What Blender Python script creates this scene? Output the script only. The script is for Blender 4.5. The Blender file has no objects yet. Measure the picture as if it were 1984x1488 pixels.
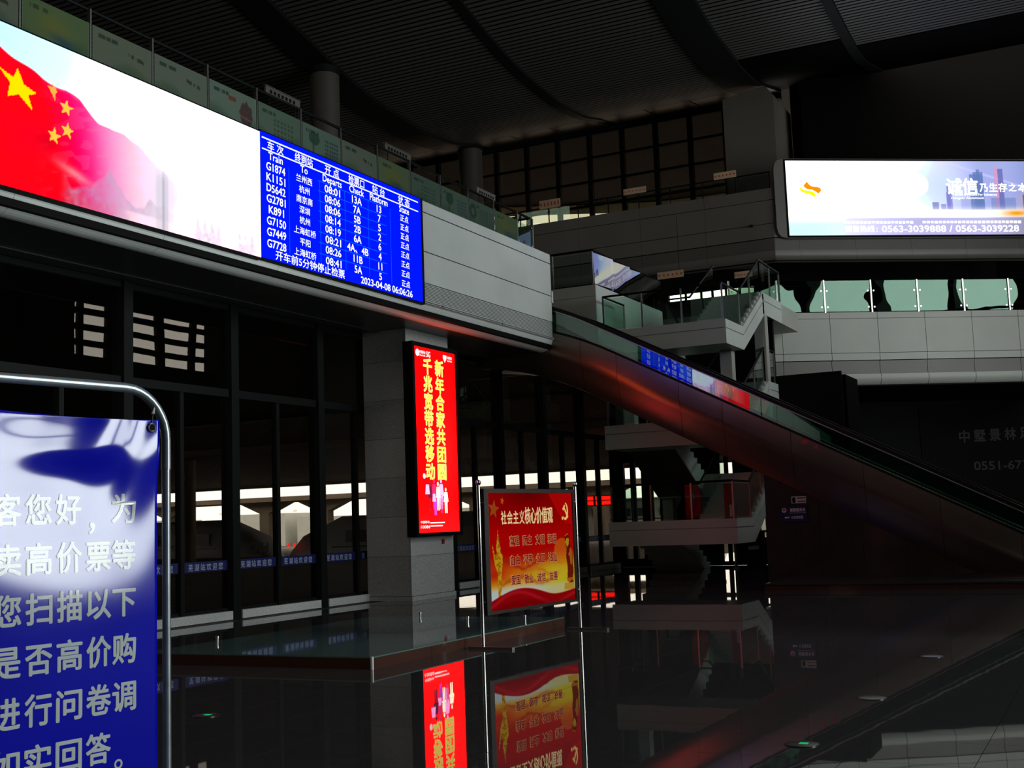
import bpy, math, random
import numpy as np
from mathutils import Vector, Matrix

R = math.radians
scene = bpy.context.scene
col = scene.collection

# ------------------------------------------------------------------ camera, world, lights, exposure
cam_d = bpy.data.cameras.new('camera')
cam_d.sensor_width = 36.0
cam_d.lens = 2350.0 / 1984.0 * 36.0
cam_d.clip_end = 600
cam = bpy.data.objects.new('camera', cam_d)
col.objects.link(cam)
fw = Vector((0.88935179, 0.4429984, 0.11316274))
rt = Vector((0.44921357, -0.89271107, -0.03569471))
up = Vector((-0.08520893, -0.08257939, 0.99293508))
cam.matrix_world = Matrix(((rt.x, up.x, -fw.x, 0), (rt.y, up.y, -fw.y, 0), (rt.z, up.z, -fw.z, 1.5), (0, 0, 0, 1)))
scene.camera = cam

world = bpy.data.worlds.new('world')
scene.world = world
world.use_nodes = True
wn = world.node_tree.nodes['Background']
wn.inputs['Color'].default_value = (1.0, 0.90, 0.76, 1)
wn.inputs['Strength'].default_value = 4.0

scene.view_settings.view_transform = 'Standard'
scene.view_settings.look = 'None'
scene.view_settings.gamma = 1
scene.view_settings.use_curve_mapping = False
scene.view_settings.exposure = 0.0


def area(name, loc, target, sx, sy, power, color):
    l = bpy.data.lights.new(name, 'AREA')
    l.shape = 'RECTANGLE'; l.size = sx; l.size_y = sy; l.energy = power; l.color = color
    o = bpy.data.objects.new(name, l); col.objects.link(o)
    o.location = loc
    d = Vector(target) - Vector(loc)
    o.rotation_euler = d.to_track_quat('-Z', 'Z').to_euler()
    return o


# daylight that the glazed entrance side of the hall lets in (it lies on the -Y side, out of frame)
for nm_, x0_, x1_, pw_ in (('daylight_entrance_right', 19.0, 35.5, 2250), ('daylight_entrance_left', 8.0, 14.6, 1500)):
    day = area(nm_, ((x0_ + x1_) / 2, -14.0, 7.6), ((x0_ + x1_) / 2, 0, 7.6), x1_ - x0_, 12.8, pw_, (0.93, 1.0, 0.985))
    day.data.spread = R(124)                            # narrowed so that less light leaves sideways onto -X faces
area('high_fill_light', (-6.5, 4, 15.5), (30, 11, 9), 16, 3, 520, (1.0, 0.91, 0.80))  # unseen fill lamp, added to brighten high faces turned to the camera end

# ------------------------------------------------------------------ materials


def srgb(c):
    c = np.asarray(c, dtype=float)
    return np.where(c <= 0.04045, c / 12.92, ((c + 0.055) / 1.055) ** 2.4)


def hx(r, g, b):
    v = srgb(np.array([r, g, b]) / 255.0)
    return (float(v[0]), float(v[1]), float(v[2]), 1.0)


def new_mat(name):
    m = bpy.data.materials.new(name)
    m.use_nodes = True
    nt = m.node_tree
    for n in list(nt.nodes):
        nt.nodes.remove(n)
    out = nt.nodes.new('ShaderNodeOutputMaterial')
    return m, nt, out


def noise_rgb(nt, c1, c2, scale, detail=4.0, lo=0.35, hi=0.65, coords='Object', dist=0.0):
    tc = nt.nodes.new('ShaderNodeTexCoord')
    nz = nt.nodes.new('ShaderNodeTexNoise')
    nz.inputs['Scale'].default_value = scale
    nz.inputs['Detail'].default_value = detail
    nz.inputs['Distortion'].default_value = dist
    nt.links.new(tc.outputs[coords], nz.inputs['Vector'])
    cr = nt.nodes.new('ShaderNodeValToRGB')
    cr.color_ramp.elements[0].position = lo; cr.color_ramp.elements[0].color = c1
    cr.color_ramp.elements[1].position = hi; cr.color_ramp.elements[1].color = c2
    nt.links.new(nz.outputs['Fac'], cr.inputs['Fac'])
    return cr.outputs['Color'], nz.outputs['Fac']


def bump_of(nt, scale, strength, distance=0.02, detail=2.0, stretch=None):
    tc = nt.nodes.new('ShaderNodeTexCoord')
    mp = nt.nodes.new('ShaderNodeMapping')
    if stretch:
        mp.inputs['Scale'].default_value = stretch
    nt.links.new(tc.outputs['Object'], mp.inputs['Vector'])
    nz = nt.nodes.new('ShaderNodeTexNoise')
    nz.inputs['Scale'].default_value = scale
    nz.inputs['Detail'].default_value = detail
    nt.links.new(mp.outputs['Vector'], nz.inputs['Vector'])
    b = nt.nodes.new('ShaderNodeBump')
    b.inputs['Strength'].default_value = strength
    b.inputs['Distance'].default_value = distance
    nt.links.new(nz.outputs['Fac'], b.inputs['Height'])
    return b.outputs['Normal']


def mat(name, c, rough=0.5, metal=0.0, c2=None, nscale=8.0, spec=0.5, bump=None, ior=1.5, lo=0.35, hi=0.65, coat=0.0):
    m, nt, out = new_mat(name)
    p = nt.nodes.new('ShaderNodeBsdfPrincipled')
    p.inputs['Roughness'].default_value = rough
    p.inputs['Metallic'].default_value = metal
    p.inputs['IOR'].default_value = ior
    p.inputs['Specular IOR Level'].default_value = spec
    p.inputs['Coat Weight'].default_value = coat
    p.inputs['Base Color'].default_value = c
    if c2 is None:
        c2 = tuple(min(1, x * 0.86) for x in c[:3]) + (1,)
    o, _ = noise_rgb(nt, c, c2, nscale, lo=lo, hi=hi)
    nt.links.new(o, p.inputs['Base Color'])
    if bump:
        nt.links.new(bump_of(nt, *bump), p.inputs['Normal'])
    nt.links.new(p.outputs[0], out.inputs[0])
    return m


def glass(name, tint, ior=1.5, rough=0.0, bump=None, gcol=(1, 1, 1, 1)):
    m, nt, out = new_mat(name)
    tr = nt.nodes.new('ShaderNodeBsdfTransparent'); tr.inputs[0].default_value = tint
    gl = nt.nodes.new('ShaderNodeBsdfGlossy'); gl.inputs['Roughness'].default_value = rough; gl.inputs[0].default_value = gcol
    ge = nt.nodes.new('ShaderNodeNewGeometry')
    dt = nt.nodes.new('ShaderNodeVectorMath'); dt.operation = 'DOT_PRODUCT'
    nt.links.new(ge.outputs['Incoming'], dt.inputs[0]); nt.links.new(ge.outputs['Normal'], dt.inputs[1])

    def mth(op, a, b=None, c=None):
        q = nt.nodes.new('ShaderNodeMath'); q.operation = op
        for i, v in enumerate((a, b, c)):
            if v is None: continue
            if isinstance(v, (int, float)): q.inputs[i].default_value = v
            else: nt.links.new(v, q.inputs[i])
        return q.outputs[0]
    f0 = ((ior - 1) / (ior + 1)) ** 2
    cs = mth('ABSOLUTE', dt.outputs['Value'])
    p5 = mth('POWER', mth('SUBTRACT', 1.0, cs), 5.0)
    fr = mth('MULTIPLY_ADD', p5, 1 - f0, f0)
    mx = nt.nodes.new('ShaderNodeMixShader')
    if bump:
        n = bump_of(nt, *bump)
        nt.links.new(n, gl.inputs['Normal'])
    nt.links.new(fr, mx.inputs[0]); nt.links.new(tr.outputs[0], mx.inputs[1]); nt.links.new(gl.outputs[0], mx.inputs[2])
    nt.links.new(mx.outputs[0], out.inputs[0])
    return m


def emis(name, c, s):
    m, nt, out = new_mat(name)
    e = nt.nodes.new('ShaderNodeEmission'); e.inputs[0].default_value = c; e.inputs[1].default_value = s
    nt.links.new(e.outputs[0], out.inputs[0])
    return m


def screen_mat(name, strength, gloss=False):          # a lit display: its picture is stored per vertex
    m, nt, out = new_mat(name)
    a = nt.nodes.new('ShaderNodeVertexColor'); a.layer_name = 'picture'
    e = nt.nodes.new('ShaderNodeEmission'); e.inputs[1].default_value = strength
    nt.links.new(a.outputs[0], e.inputs[0]); nt.links.new(e.outputs[0], out.inputs[0])
    return m


def print_mat(name, rough=0.35, spec=0.5, trans=0.0):             # a printed sheet
    m, nt, out = new_mat(name)
    a = nt.nodes.new('ShaderNodeVertexColor'); a.layer_name = 'picture'
    p = nt.nodes.new('ShaderNodeBsdfPrincipled'); p.inputs['Roughness'].default_value = rough
    p.inputs['Specular IOR Level'].default_value = spec
    nt.links.new(a.outputs[0], p.inputs['Base Color'])
    if trans > 0:
        tl = nt.nodes.new('ShaderNodeBsdfTranslucent'); nt.links.new(a.outputs[0], tl.inputs[0])
        mx = nt.nodes.new('ShaderNodeMixShader'); mx.inputs[0].default_value = trans
        nt.links.new(p.outputs[0], mx.inputs[1]); nt.links.new(tl.outputs[0], mx.inputs[2]); nt.links.new(mx.outputs[0], out.inputs[0])
    else:
        nt.links.new(p.outputs[0], out.inputs[0])
    return m


M = {}
M['granite_floor'] = mat('polished_dark_granite', (0.060, 0.063, 0.064, 1), 0.014, c2=(0.030, 0.032, 0.033, 1), nscale=160, ior=1.43,
                         bump=(1.1, 0.10, 0.006, 2.0))
M['reflection_stop'] = mat('reflection_stop', (0.01, 0.01, 0.01, 1), 0.9, spec=0.05)
M['joint'] = mat('floor_joint', (0.006, 0.006, 0.006, 1), 0.6)
M['granite'] = mat('grey_granite', (0.55, 0.56, 0.55, 1), 0.22, c2=(0.38, 0.39, 0.385, 1), nscale=55)
M['granite_b'] = mat('grey_granite_darker', (0.48, 0.49, 0.48, 1), 0.25, c2=(0.33, 0.335, 0.33, 1), nscale=50)
M['white_panel'] = mat('white_metal_cladding', (0.66, 0.70, 0.68, 1), 0.38, c2=(0.58, 0.62, 0.60, 1), nscale=0.8)
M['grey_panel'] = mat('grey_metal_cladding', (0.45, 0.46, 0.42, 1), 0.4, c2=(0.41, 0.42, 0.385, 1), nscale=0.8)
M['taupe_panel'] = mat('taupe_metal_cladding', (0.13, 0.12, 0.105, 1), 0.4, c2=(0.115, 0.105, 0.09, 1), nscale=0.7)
M['taupe_dark'] = mat('taupe_metal_dark', (0.085, 0.078, 0.068, 1), 0.45, nscale=0.7)
M['truss'] = mat('escalator_cladding', (0.17, 0.145, 0.12, 1), 0.26, metal=0.85, c2=(0.15, 0.13, 0.105, 1), nscale=1.2, bump=(3.0, 0.08, 0.01, 1.0))
M['soffit'] = mat('soffit_panel_grey', (0.035, 0.038, 0.042, 1), 0.35, nscale=0.6)
M['frame'] = mat('black_aluminium', (0.004, 0.0045, 0.005, 1), 0.5, nscale=4, spec=0.12)
M['black'] = mat('matt_black', (0.003, 0.003, 0.003, 1), 0.6, spec=0.08)
M['rubber'] = mat('black_rubber', (0.004, 0.004, 0.004, 1), 0.45, spec=0.15)
M['steel'] = mat('stainless_steel', (0.55, 0.54, 0.52, 1), 0.16, metal=1.0, nscale=3)
M['bronze'] = mat('dark_bronze', (0.06, 0.05, 0.045, 1), 0.3, metal=0.8)
M['steel_dull'] = mat('brushed_steel', (0.32, 0.33, 0.32, 1), 0.32, metal=1.0, nscale=3)
M['galv'] = mat('galvanised_tube', (0.50, 0.60, 0.65, 1), 0.30, metal=0.65, c2=(0.42, 0.50, 0.55, 1), nscale=30)
M['slat'] = mat('ceiling_slat', (0.085, 0.083, 0.076, 1), 0.55, nscale=0.3)
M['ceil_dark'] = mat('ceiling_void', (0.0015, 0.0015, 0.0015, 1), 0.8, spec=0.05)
M['beam'] = mat('roof_beam_black', (0.009, 0.010, 0.010, 1), 0.6, spec=0.1)
M['soffit_brown'] = mat('brown_soffit', (0.045, 0.033, 0.024, 1), 0.5, nscale=0.5)
M['eave'] = mat('eave_dark_brown', (0.020, 0.014, 0.009, 1), 0.6)
M['eave_lit_strip'] = mat('eave_lit_cream', (0.62, 0.50, 0.32, 1), 0.6)
M['column'] = mat('column_plaster', (0.075, 0.065, 0.058, 1), 0.6, c2=(0.065, 0.057, 0.05, 1), nscale=2)
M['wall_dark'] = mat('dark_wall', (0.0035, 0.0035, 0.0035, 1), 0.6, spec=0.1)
M['under_wall'] = mat('polished_brown_stone', (0.035, 0.028, 0.024, 1), 0.14, c2=(0.028, 0.023, 0.02, 1), nscale=3)
M['plinth'] = mat('grey_plinth_stone', (0.03, 0.032, 0.03, 1), 0.18, nscale=40)
M['concrete'] = mat('concrete', (0.17, 0.13, 0.09, 1), 0.8, c2=(0.13, 0.10, 0.07, 1), nscale=0.4)
M['battens'] = mat('canopy_battens', (0.10, 0.07, 0.05, 1), 0.6, c2=(0.06, 0.042, 0.03, 1), nscale=0.5)
M['ballast'] = mat('track_ballast', (0.07, 0.05, 0.04, 1), 0.9, nscale=2)
M['train'] = mat('train_paint', (0.55, 0.54, 0.52, 1), 0.3, nscale=0.5)
M['train_blue'] = mat('train_stripe', (0.05, 0.06, 0.09, 1), 0.3)
M['white'] = mat('white_paint', (0.72, 0.74, 0.76, 1), 0.5)
M['banner_text'] = mat('banner_white_ink', (0.84, 0.92, 0.94, 1), 0.10, spec=0.9, c2=(0.78, 0.87, 0.90, 1))
M['banner'] = mat('blue_vinyl', (0.004, 0.008, 0.72, 1), 0.10, c2=(0.003, 0.006, 0.64, 1), nscale=2, spec=0.9, ior=1.5)
M['band'] = mat('blue_window_band', (0.002, 0.004, 0.085, 1), 0.4)
M['band_text'] = mat('pale_blue_ink', (0.30, 0.36, 0.50, 1), 0.6)
M['sign_blue'] = mat('dark_blue_sign', (0.003, 0.004, 0.06, 1), 0.3)
M['cream_sign'] = mat('cream_sign', (0.62, 0.42, 0.27, 1), 0.6)
M['red_ink'] = mat('red_ink', (0.45, 0.04, 0.02, 1), 0.6)
M['grey_ink'] = mat('grey_ink', (0.03, 0.03, 0.03, 1), 0.6)
M['red_paint'] = mat('red_paint', (0.45, 0.015, 0.01, 1), 0.4)
M['glass_facade'] = glass('tinted_facade_glass', (0.60, 0.60, 0.59, 1), 1.5, 0.0, (0.55, 0.10, 0.02, 1.0))
M['glass_green'] = glass('green_balustrade_glass', (0.80, 0.90, 0.85, 1), 1.26, 0.0, (0.7, 0.03, 0.02, 1.0), (0.7, 1, 0.85, 1))
M['glass_escalator'] = glass('escalator_glass', (0.58, 0.80, 0.73, 1), 2.0, 0.0, (0.4, 0.05, 0.02, 1.0))
M['glass_stair'] = glass('clear_stair_glass', (0.80, 0.90, 0.85, 1), 1.12)
M['glass_dark'] = glass('dark_window_glass', (0.5, 0.46, 0.42, 1), 1.5, 0.0, (0.6, 0.1, 0.02, 1.0))
M['glass_wavy'] = glass('mirror_coated_glass', (0.35, 0.45, 0.40, 1), 1.9, 0.0, (0.8, 0.35, 0.05, 1.0), (0.40, 0.60, 0.49, 1))
M['glass_mirror'] = glass('mirror_glass', (0.35, 0.40, 0.38, 1), 2.3, 0.0, (0.8, 0.12, 0.03, 1.0))
M['plat_glass'] = mat('green_glass_top', (0.085, 0.16, 0.145, 1), 0.03, nscale=0.5, ior=1.6, bump=(0.8, 0.08, 0.01, 1.0))
M['plat_side'] = mat('dark_side_red_tint', (0.060, 0.026, 0.019, 1), 0.12, nscale=2)  # reddish base colour stands in for a red reflection
M['led_text'] = emis('led_white', (1, 1, 1, 1), 1.25)
M['led_line'] = emis('led_line', (0.75, 0.82, 1, 1), 1.3)
M['led_dim'] = emis('led_row_line', (0.0, 0.10, 1, 1), 1.5)
M['led_blue'] = emis('led_blue', (0.0, 0.004, 0.95, 1), 2.2)
M['led_screen'] = screen_mat('led_video', 1.0)
M['lightbox_art'] = screen_mat('lightbox_print', 1.0)
M['lightbox_text'] = emis('lightbox_lettering', (1.0, 0.80, 0.06, 1), 1.3)
M['lightbox_edge'] = emis('lightbox_lettering_pale', (1.0, 0.85, 0.30, 1), 1.3)
M['lightbox_white'] = emis('lightbox_white', (1, 0.95, 0.93, 1), 1.3)
M['billboard_art'] = screen_mat('billboard_picture', 1.0)
M['billboard_text'] = emis('billboard_lettering', (1, 1, 1, 1), 1.3)
M['print'] = print_mat('printed_board', 0.3)
M['board_art'] = screen_mat('backlit_board', 0.55)
M['poster'] = print_mat('poster_print', 0.5, 0.3, 0.35)
M['gold_ink'] = emis('backlit_gold', (0.95, 0.62, 0.18, 1), 0.75)
M['gold_text'] = emis('backlit_cream', (1.0, 0.72, 0.35, 1), 0.70)
M['maroon_text'] = emis('backlit_maroon', (0.14, 0.003, 0.006, 1), 0.6)
M['maroon_halo'] = emis('backlit_halo', (1.0, 0.35, 0.16, 1), 0.55)
M['red_led'] = emis('red_led', (1, 0.01, 0.005, 1), 4.0)
M['green_led'] = emis('green_led', (0.02, 0.9, 0.25, 1), 0.5)
M['lamp'] = emis('far_lamp', (1, 0.75, 0.5, 1), 3.0)

# ------------------------------------------------------------------ mesh builder and object helpers
ROOTINV = {}


def root_of(o):
    while o.parent:
        o = o.parent
    return o


_glyphs = {}


def glyphs(s, off=0.0):
    key = (s, off)
    if key not in _glyphs:
        c = bpy.data.curves.new('lettering_source', 'FONT')
        c.body = s; c.size = 1.0; c.offset = off; c.resolution_u = 3
        o = bpy.data.objects.new('lettering_source', c)
        m = o.to_mesh()
        v = np.array([q.co[:2] for q in m.vertices]) if len(m.vertices) else np.zeros((0, 2))
        f = [tuple(p.vertices) for p in m.polygons]
        o.to_mesh_clear()
        bpy.data.objects.remove(o); bpy.data.curves.remove(c)
        _glyphs[key] = (v, f)
    return _glyphs[key]


class Fr:                                            # a plane in space: origin, right, up; n points to the viewer
    def __init__(s, o, u, v=(0, 0, 1)):
        s.o = Vector(o); s.u = Vector(u).normalized(); s.v = Vector(v).normalized(); s.n = s.u.cross(s.v)

    def p(s, a, b, d=0.0):
        return s.o + s.u * a + s.v * b + s.n * d


class MB:
    def __init__(s):
        s.v = []; s.f = []

    def add(s, vs, fs):
        k = len(s.v)
        s.v += [tuple(q) for q in vs]
        s.f += [tuple(i + k for i in f) for f in fs]
        return s

    def hexa(s, p):                                   # p: 4 bottom (ccw from above), 4 top
        return s.add(p, [(3, 2, 1, 0), (4, 5, 6, 7), (0, 1, 5, 4), (1, 2, 6, 5), (2, 3, 7, 6), (3, 0, 4, 7)])

    def box(s, x0, x1, y0, y1, z0, z1):
        return s.hexa([(x0, y0, z0), (x1, y0, z0), (x1, y1, z0), (x0, y1, z0), (x0, y0, z1), (x1, y0, z1), (x1, y1, z1), (x0, y1, z1)])

    def fbox(s, F, u0, u1, v0, v1, d0, d1):           # box in a frame; d towards viewer
        P = lambda u, v, d: tuple(F.p(u, v, d))
        return s.hexa([P(u0, v0, d1), P(u1, v0, d1), P(u1, v0, d0), P(u0, v0, d0), P(u0, v1, d1), P(u1, v1, d1), P(u1, v1, d0), P(u0, v1, d0)])

    def prism(s, pts, vec):                           # polygon extruded
        n = len(pts); vec = Vector(vec)
        a = [tuple(Vector(p)) for p in pts]; b = [tuple(Vector(p) + vec) for p in pts]
        fs = [tuple(range(n))[::-1], tuple(range(n, 2 * n))] + [(i, (i + 1) % n, n + (i + 1) % n, n + i) for i in range(n)]
        return s.add(a + b, fs)

    def tube(s, pts, r, n=8, caps=True):
        pts = [Vector(p) for p in pts]; rings = []
        for i, p in enumerate(pts):
            t = (pts[min(i + 1, len(pts) - 1)] - pts[max(i - 1, 0)]).normalized()
            a = Vector((0, 0, 1)) if abs(t.z) < 0.9 else Vector((1, 0, 0))
            x = t.cross(a).normalized(); y = t.cross(x)
            rr = r[i] if isinstance(r, (list, tuple)) else r
            rings.append([p + (x * math.cos(2 * math.pi * k / n) + y * math.sin(2 * math.pi * k / n)) * rr for k in range(n)])
        vs = [q for g in rings for q in g]; fs = []
        for i in range(len(pts) - 1):
            for k in range(n):
                a = i * n + k; b = i * n + (k + 1) % n
                fs.append((a, a + n, b + n, b))
        if caps:
            fs.append(tuple(range(n))); fs.append(tuple(range((len(pts) - 1) * n, len(pts) * n))[::-1])
        return s.add(vs, fs)

    def lathe(s, c, prof, n=24):
        c = Vector(c); vs = []; fs = []
        for r, z in prof:
            for k in range(n):
                a = 2 * math.pi * k / n
                vs.append((c.x + r * math.cos(a), c.y + r * math.sin(a), c.z + z))
        for i in range(len(prof) - 1):
            for k in range(n):
                a = i * n + k; b = i * n + (k + 1) % n
                fs.append((a, b, b + n, a + n))
        fs.append(tuple(range(n))[::-1]); fs.append(tuple(range((len(prof) - 1) * n, len(prof) * n)))
        return s.add(vs, fs)

    def disc(s, F, u, v, r, d=0.0, n=20, ru=None):
        ru = r if ru is None else ru
        return s.add([F.p(u + ru * math.cos(2 * math.pi * k / n), v + r * math.sin(2 * math.pi * k / n), d) for k in range(n)], [tuple(range(n))])

    def poly(s, F, pts, d=0.0):
        return s.add([F.p(a, b, d) for a, b in pts], [tuple(range(len(pts)))])

    def text(s, F, string, u, v, h, d=0.004, off=0.012, w=None, align='c', sx=1.0):
        """u, v = centre of the line, h = height of a full character, w = total width to fit"""
        vs, fs = glyphs(string, 0.0)
        if not len(vs):
            return s
        mn = vs.min(0); mx = vs.max(0)
        k = h / 0.92
        kx = k * sx
        wd = mx[0] - mn[0]
        if w is not None and wd > 0:
            kx = w / wd
        cx = {'c': (mn[0] + mx[0]) / 2, 'l': mn[0], 'r': mx[0]}[align]
        cjk = any(ord(ch) > 0x2E00 for ch in string)
        cy = 0.38 if cjk else 0.36
        stamps = [(0, 0)]
        if off > 0.004:                               # heavier strokes: the outline is laid down again around itself
            stamps += [(math.cos(R(60 * q)) * off * k, math.sin(R(60 * q)) * off * k) for q in range(6)]
        for q, (du, dv) in enumerate(stamps):
            s.add([F.p(u + (a - cx) * kx + du, v + (b - cy) * k + dv, d - 0.00008 * q) for a, b in vs], fs)
        return s

    def build(s, name, m, parent=None, smooth=False, kind=None, mesh=None):
        me = bpy.data.meshes.new(name)
        vs = s.v
        if parent is not None:
            inv = ROOTINV.get(root_of(parent).name)
            if inv is not None:
                vs = [tuple(inv @ Vector(q)) for q in vs]
        me.from_pydata([tuple(q) for q in vs], [], s.f)
        me.validate(); me.update()
        if isinstance(m, str):
            m = M[m]
        me.materials.append(m)
        if smooth:
            for p in me.polygons:
                p.use_smooth = True
            me.set_sharp_from_angle(angle=R(35))
        o = bpy.data.objects.new(name, me)
        col.objects.link(o)
        if parent is not None:
            o.parent = parent
        if kind:
            o['kind'] = kind
        return o


def thing(name, label, cat, loc=(0, 0, 0), group=None, kind=None):
    o = bpy.data.objects.new(name, None); col.objects.link(o)
    o.empty_display_size = 0.2
    o.location = loc
    ROOTINV[o.name] = Matrix.Translation(-Vector(loc))
    if label: o['label'] = label
    if cat: o['category'] = cat
    if group: o['group'] = group
    if kind: o['kind'] = kind
    return o


def tag(o, label, cat, group=None):
    o['label'] = label; o['category'] = cat
    if group: o['group'] = group
    return o


def struct(name, loc=(0, 0, 0), label=None):
    return thing(name, label, None, loc, kind='structure')


def inst(src, parent, dx):                            # a copy of a part, sharing its mesh, moved by dx
    c = src.copy(); col.objects.link(c); c.parent = parent
    c.location = Vector(src.location) + Vector(dx)
    return c


def art(name, F, u0, u1, v0, v1, nu, nv, fn, m, parent=None, d=0.0, boost=None):
    """a grid whose vertex colours hold a flat picture; fn(U, V) -> rgb in sRGB 0..1"""
    U, V = np.meshgrid(np.linspace(u0, u1, nu), np.linspace(v0, v1, nv))
    raw = np.clip(fn(U, V), 0, 1)
    rgb = srgb(raw)
    if boost:                                        # channels the screen drives fully are brighter than the camera can record
        rgb = rgb * (1 + (boost - 1) * sm(raw, 0.93, 1.0))
    rgb = rgb.reshape(-1, 3)
    o_ = np.array(F.o); u_ = np.array(F.u); v_ = np.array(F.v); n_ = np.array(F.n)
    P = o_ + U.reshape(-1, 1) * u_ + V.reshape(-1, 1) * v_ + d * n_
    idx = np.arange(nu * nv).reshape(nv, nu)
    q = np.stack([idx[:-1, :-1], idx[:-1, 1:], idx[1:, 1:], idx[1:, :-1]], -1).reshape(-1, 4)
    mb = MB(); mb.v = [tuple(p) for p in P]; mb.f = [tuple(int(i) for i in r) for r in q]
    o = mb.build(name, m, parent)
    ca = o.data.color_attributes.new('picture', 'FLOAT_COLOR', 'POINT')
    ca.data.foreach_set('color', np.concatenate([rgb, np.ones((len(rgb), 1))], 1).astype(np.float32).ravel())
    return o


def inpoly(U, V, pts):
    m = np.zeros(U.shape, bool); n = len(pts)
    for i in range(n):
        x1, y1 = pts[i]; x2, y2 = pts[(i + 1) % n]
        if y1 == y2: continue
        c = ((V > y1) != (V > y2)) & (U < (x2 - x1) * (V - y1) / (y2 - y1) + x1)
        m ^= c
    return m


def mix(a, b, t):
    t = np.clip(t, 0, 1)[..., None]
    return a * (1 - t) + np.asarray(b, float) * t


def sm(x, a, b):
    t = np.clip((x - a) / (b - a), 0, 1)
    return t * t * (3 - 2 * t)


def vnoise(U, V, s, seed=0):
    r = np.random.RandomState(seed); g = r.rand(64, 64)
    x = (U * s) % 63; y = (V * s) % 63
    i = np.floor(x).astype(int) % 63; j = np.floor(y).astype(int) % 63
    fx = x - np.floor(x); fy = y - np.floor(y)
    fx = fx * fx * (3 - 2 * fx); fy = fy * fy * (3 - 2 * fy)
    return (g[j, i] * (1 - fx) * (1 - fy) + g[j, i + 1] * fx * (1 - fy) + g[j + 1, i] * (1 - fx) * fy + g[j + 1, i + 1] * fx * fy)


def star(cx, cy, r, rot=90, sx=1.0, sy=1.0, inner=0.40):
    return [(cx + sx * (r if k % 2 == 0 else r * inner) * math.cos(R(rot + 36 * k)), cy + sy * (r if k % 2 == 0 else r * inner) * math.sin(R(rot + 36 * k))) for k in range(10)]


random.seed(4)
FY = lambda y, x=0.0: Fr((x, y, 0), (1, 0, 0))         # a plane facing -Y (u = world X)
FX = lambda x, y=0.0: Fr((x, y, 0), (0, -1, 0))        # a plane facing -X (u = -world Y)

# ================================================================== FLOOR
fl = struct('floor')
TP = 0.745
tile = MB().box(0.002, TP - 0.002, 0.002, TP - 0.002, -0.03, 0.0).build('tile', 'granite_floor', fl)
cells = []
for i in range(-8, 42):
    for j in range(-1, 18):
        x = 0.16 + i * TP; y = 0.155 + j * TP
        q = Vector((x + TP / 2, y + TP / 2, -1.5))
        dpt = q.dot(fw); px = 992 + 2350 * q.dot(rt) / max(dpt, 0.1); py = 744 - 2350 * q.dot(up) / max(dpt, 0.1)
        seen = dpt > 1 and -80 < px < 2060 and py < 1560
        cells.append((0 if seen else 1, dpt, x, y))
cells.sort()
rest = MB()
for k, (s_, dpt, x, y) in enumerate(cells):
    if k == 0:
        tile.location = (x, y, 0)
    elif k < 300:
        c = tile.copy(); col.objects.link(c); c.parent = fl; c.location = (x, y, 0)
    else:
        rest.box(x + 0.002, x + TP - 0.002, y + 0.002, y + TP - 0.002, -0.03, 0.0)
rest.build('tile_field', 'granite_floor', fl, kind='stuff')
MB().box(-8, 36, -15.5, 14.0, -0.14, -0.012).build('joint_bed', 'joint', fl)
MB().box(-8, 36, -15.5, -0.32, -0.02, 0.004).build('reflection_stop_sheet', 'reflection_stop', fl)  # unseen dull sheet, added so the floor mirrors no daylight into the banner
MB().box(31.5, 62, -15.5, 14.0, -0.14, -0.004).build('far_floor', 'granite_floor', fl)

# ================================================================== LEFT FACADE (glass curtain wall)
wl = struct('wall_left')
YF = 14.1
maj = [14.4 + 2.6 * k for k in range(-3, 9)]
mull = MB().box(-0.10, 0.10, YF - 0.13, YF + 0.12, 0, 5.60).build('mullion', 'frame', wl)
mull.location.x = maj[0]
for x in maj[1:]:
    inst(mull, wl, (x - maj[0], 0, 0))
mino = MB().box(-0.045, 0.045, YF - 0.06, YF + 0.06, 0.14, 3.90).build('minor_mullion', 'frame', wl)
mino.location.x = maj[0] + 1.3
for x in maj[1:-1]:
    inst(mino, wl, (x - maj[0], 0, 0))
for i in range(len(maj) - 1):
    x0, x1 = maj[i] + 0.1, maj[i + 1] - 0.1
    xm = (x0 + x1) / 2
    MB().box(x0, x1, YF - 0.08, YF + 0.08, 3.88, 4.02).build('transom', 'frame', wl)
    MB().box(x0, x1, YF - 0.02, YF + 0.10, 0, 0.20).box(x0, x1, YF - 0.08, YF + 0.1, 5.45, 5.6).build('rail', 'frame', wl)
    MB().box(x0, x1, YF - 0.005, YF + 0.007, 4.02, 5.46).build('window_pane', 'glass_facade', wl)
    for a, b in ((x0, xm - 0.045), (xm + 0.045, x1)):
        MB().box(a, b, YF - 0.005, YF + 0.007, 0.20, 3.88).build('window_pane', 'glass_facade', wl)
        MB().box(a + 0.01, b - 0.01, YF - 0.012, YF - 0.006, 0.85, 1.02).build('welcome_strip', 'band', wl)
        t = MB()
        for k, ch in enumerate('芜湖站欢迎您'):
            t.text(FY(YF - 0.012), ch, (a + b) / 2 - 0.38 + 0.152 * k, 0.93, 0.115, 0.003, 0.01)
        t.build('welcome_lettering', 'band_text', wl)
    MB().box(maj[i] + 0.13, maj[i + 1] - 0.13, YF - 0.14, YF + 0.05, 0, 0.145).build('sill_stone', 'granite', wl)
MB().box(-8, maj[0] - 0.1, YF - 0.1, YF + 0.1, 0, 5.6).build('blank_panel', 'wall_dark', wl)

# ================================================================== GALLERY SLAB ABOVE (fascia, soffit)
gl = struct('trim_1', (16, 12, 5.5))
XE = 26.4
arc = [(12.0 + 0.35 * (1 - math.cos(a)), 5.90 - 0.35 * math.sin(a)) for a in [R(90 * k / 10) for k in range(11)]]


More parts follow.
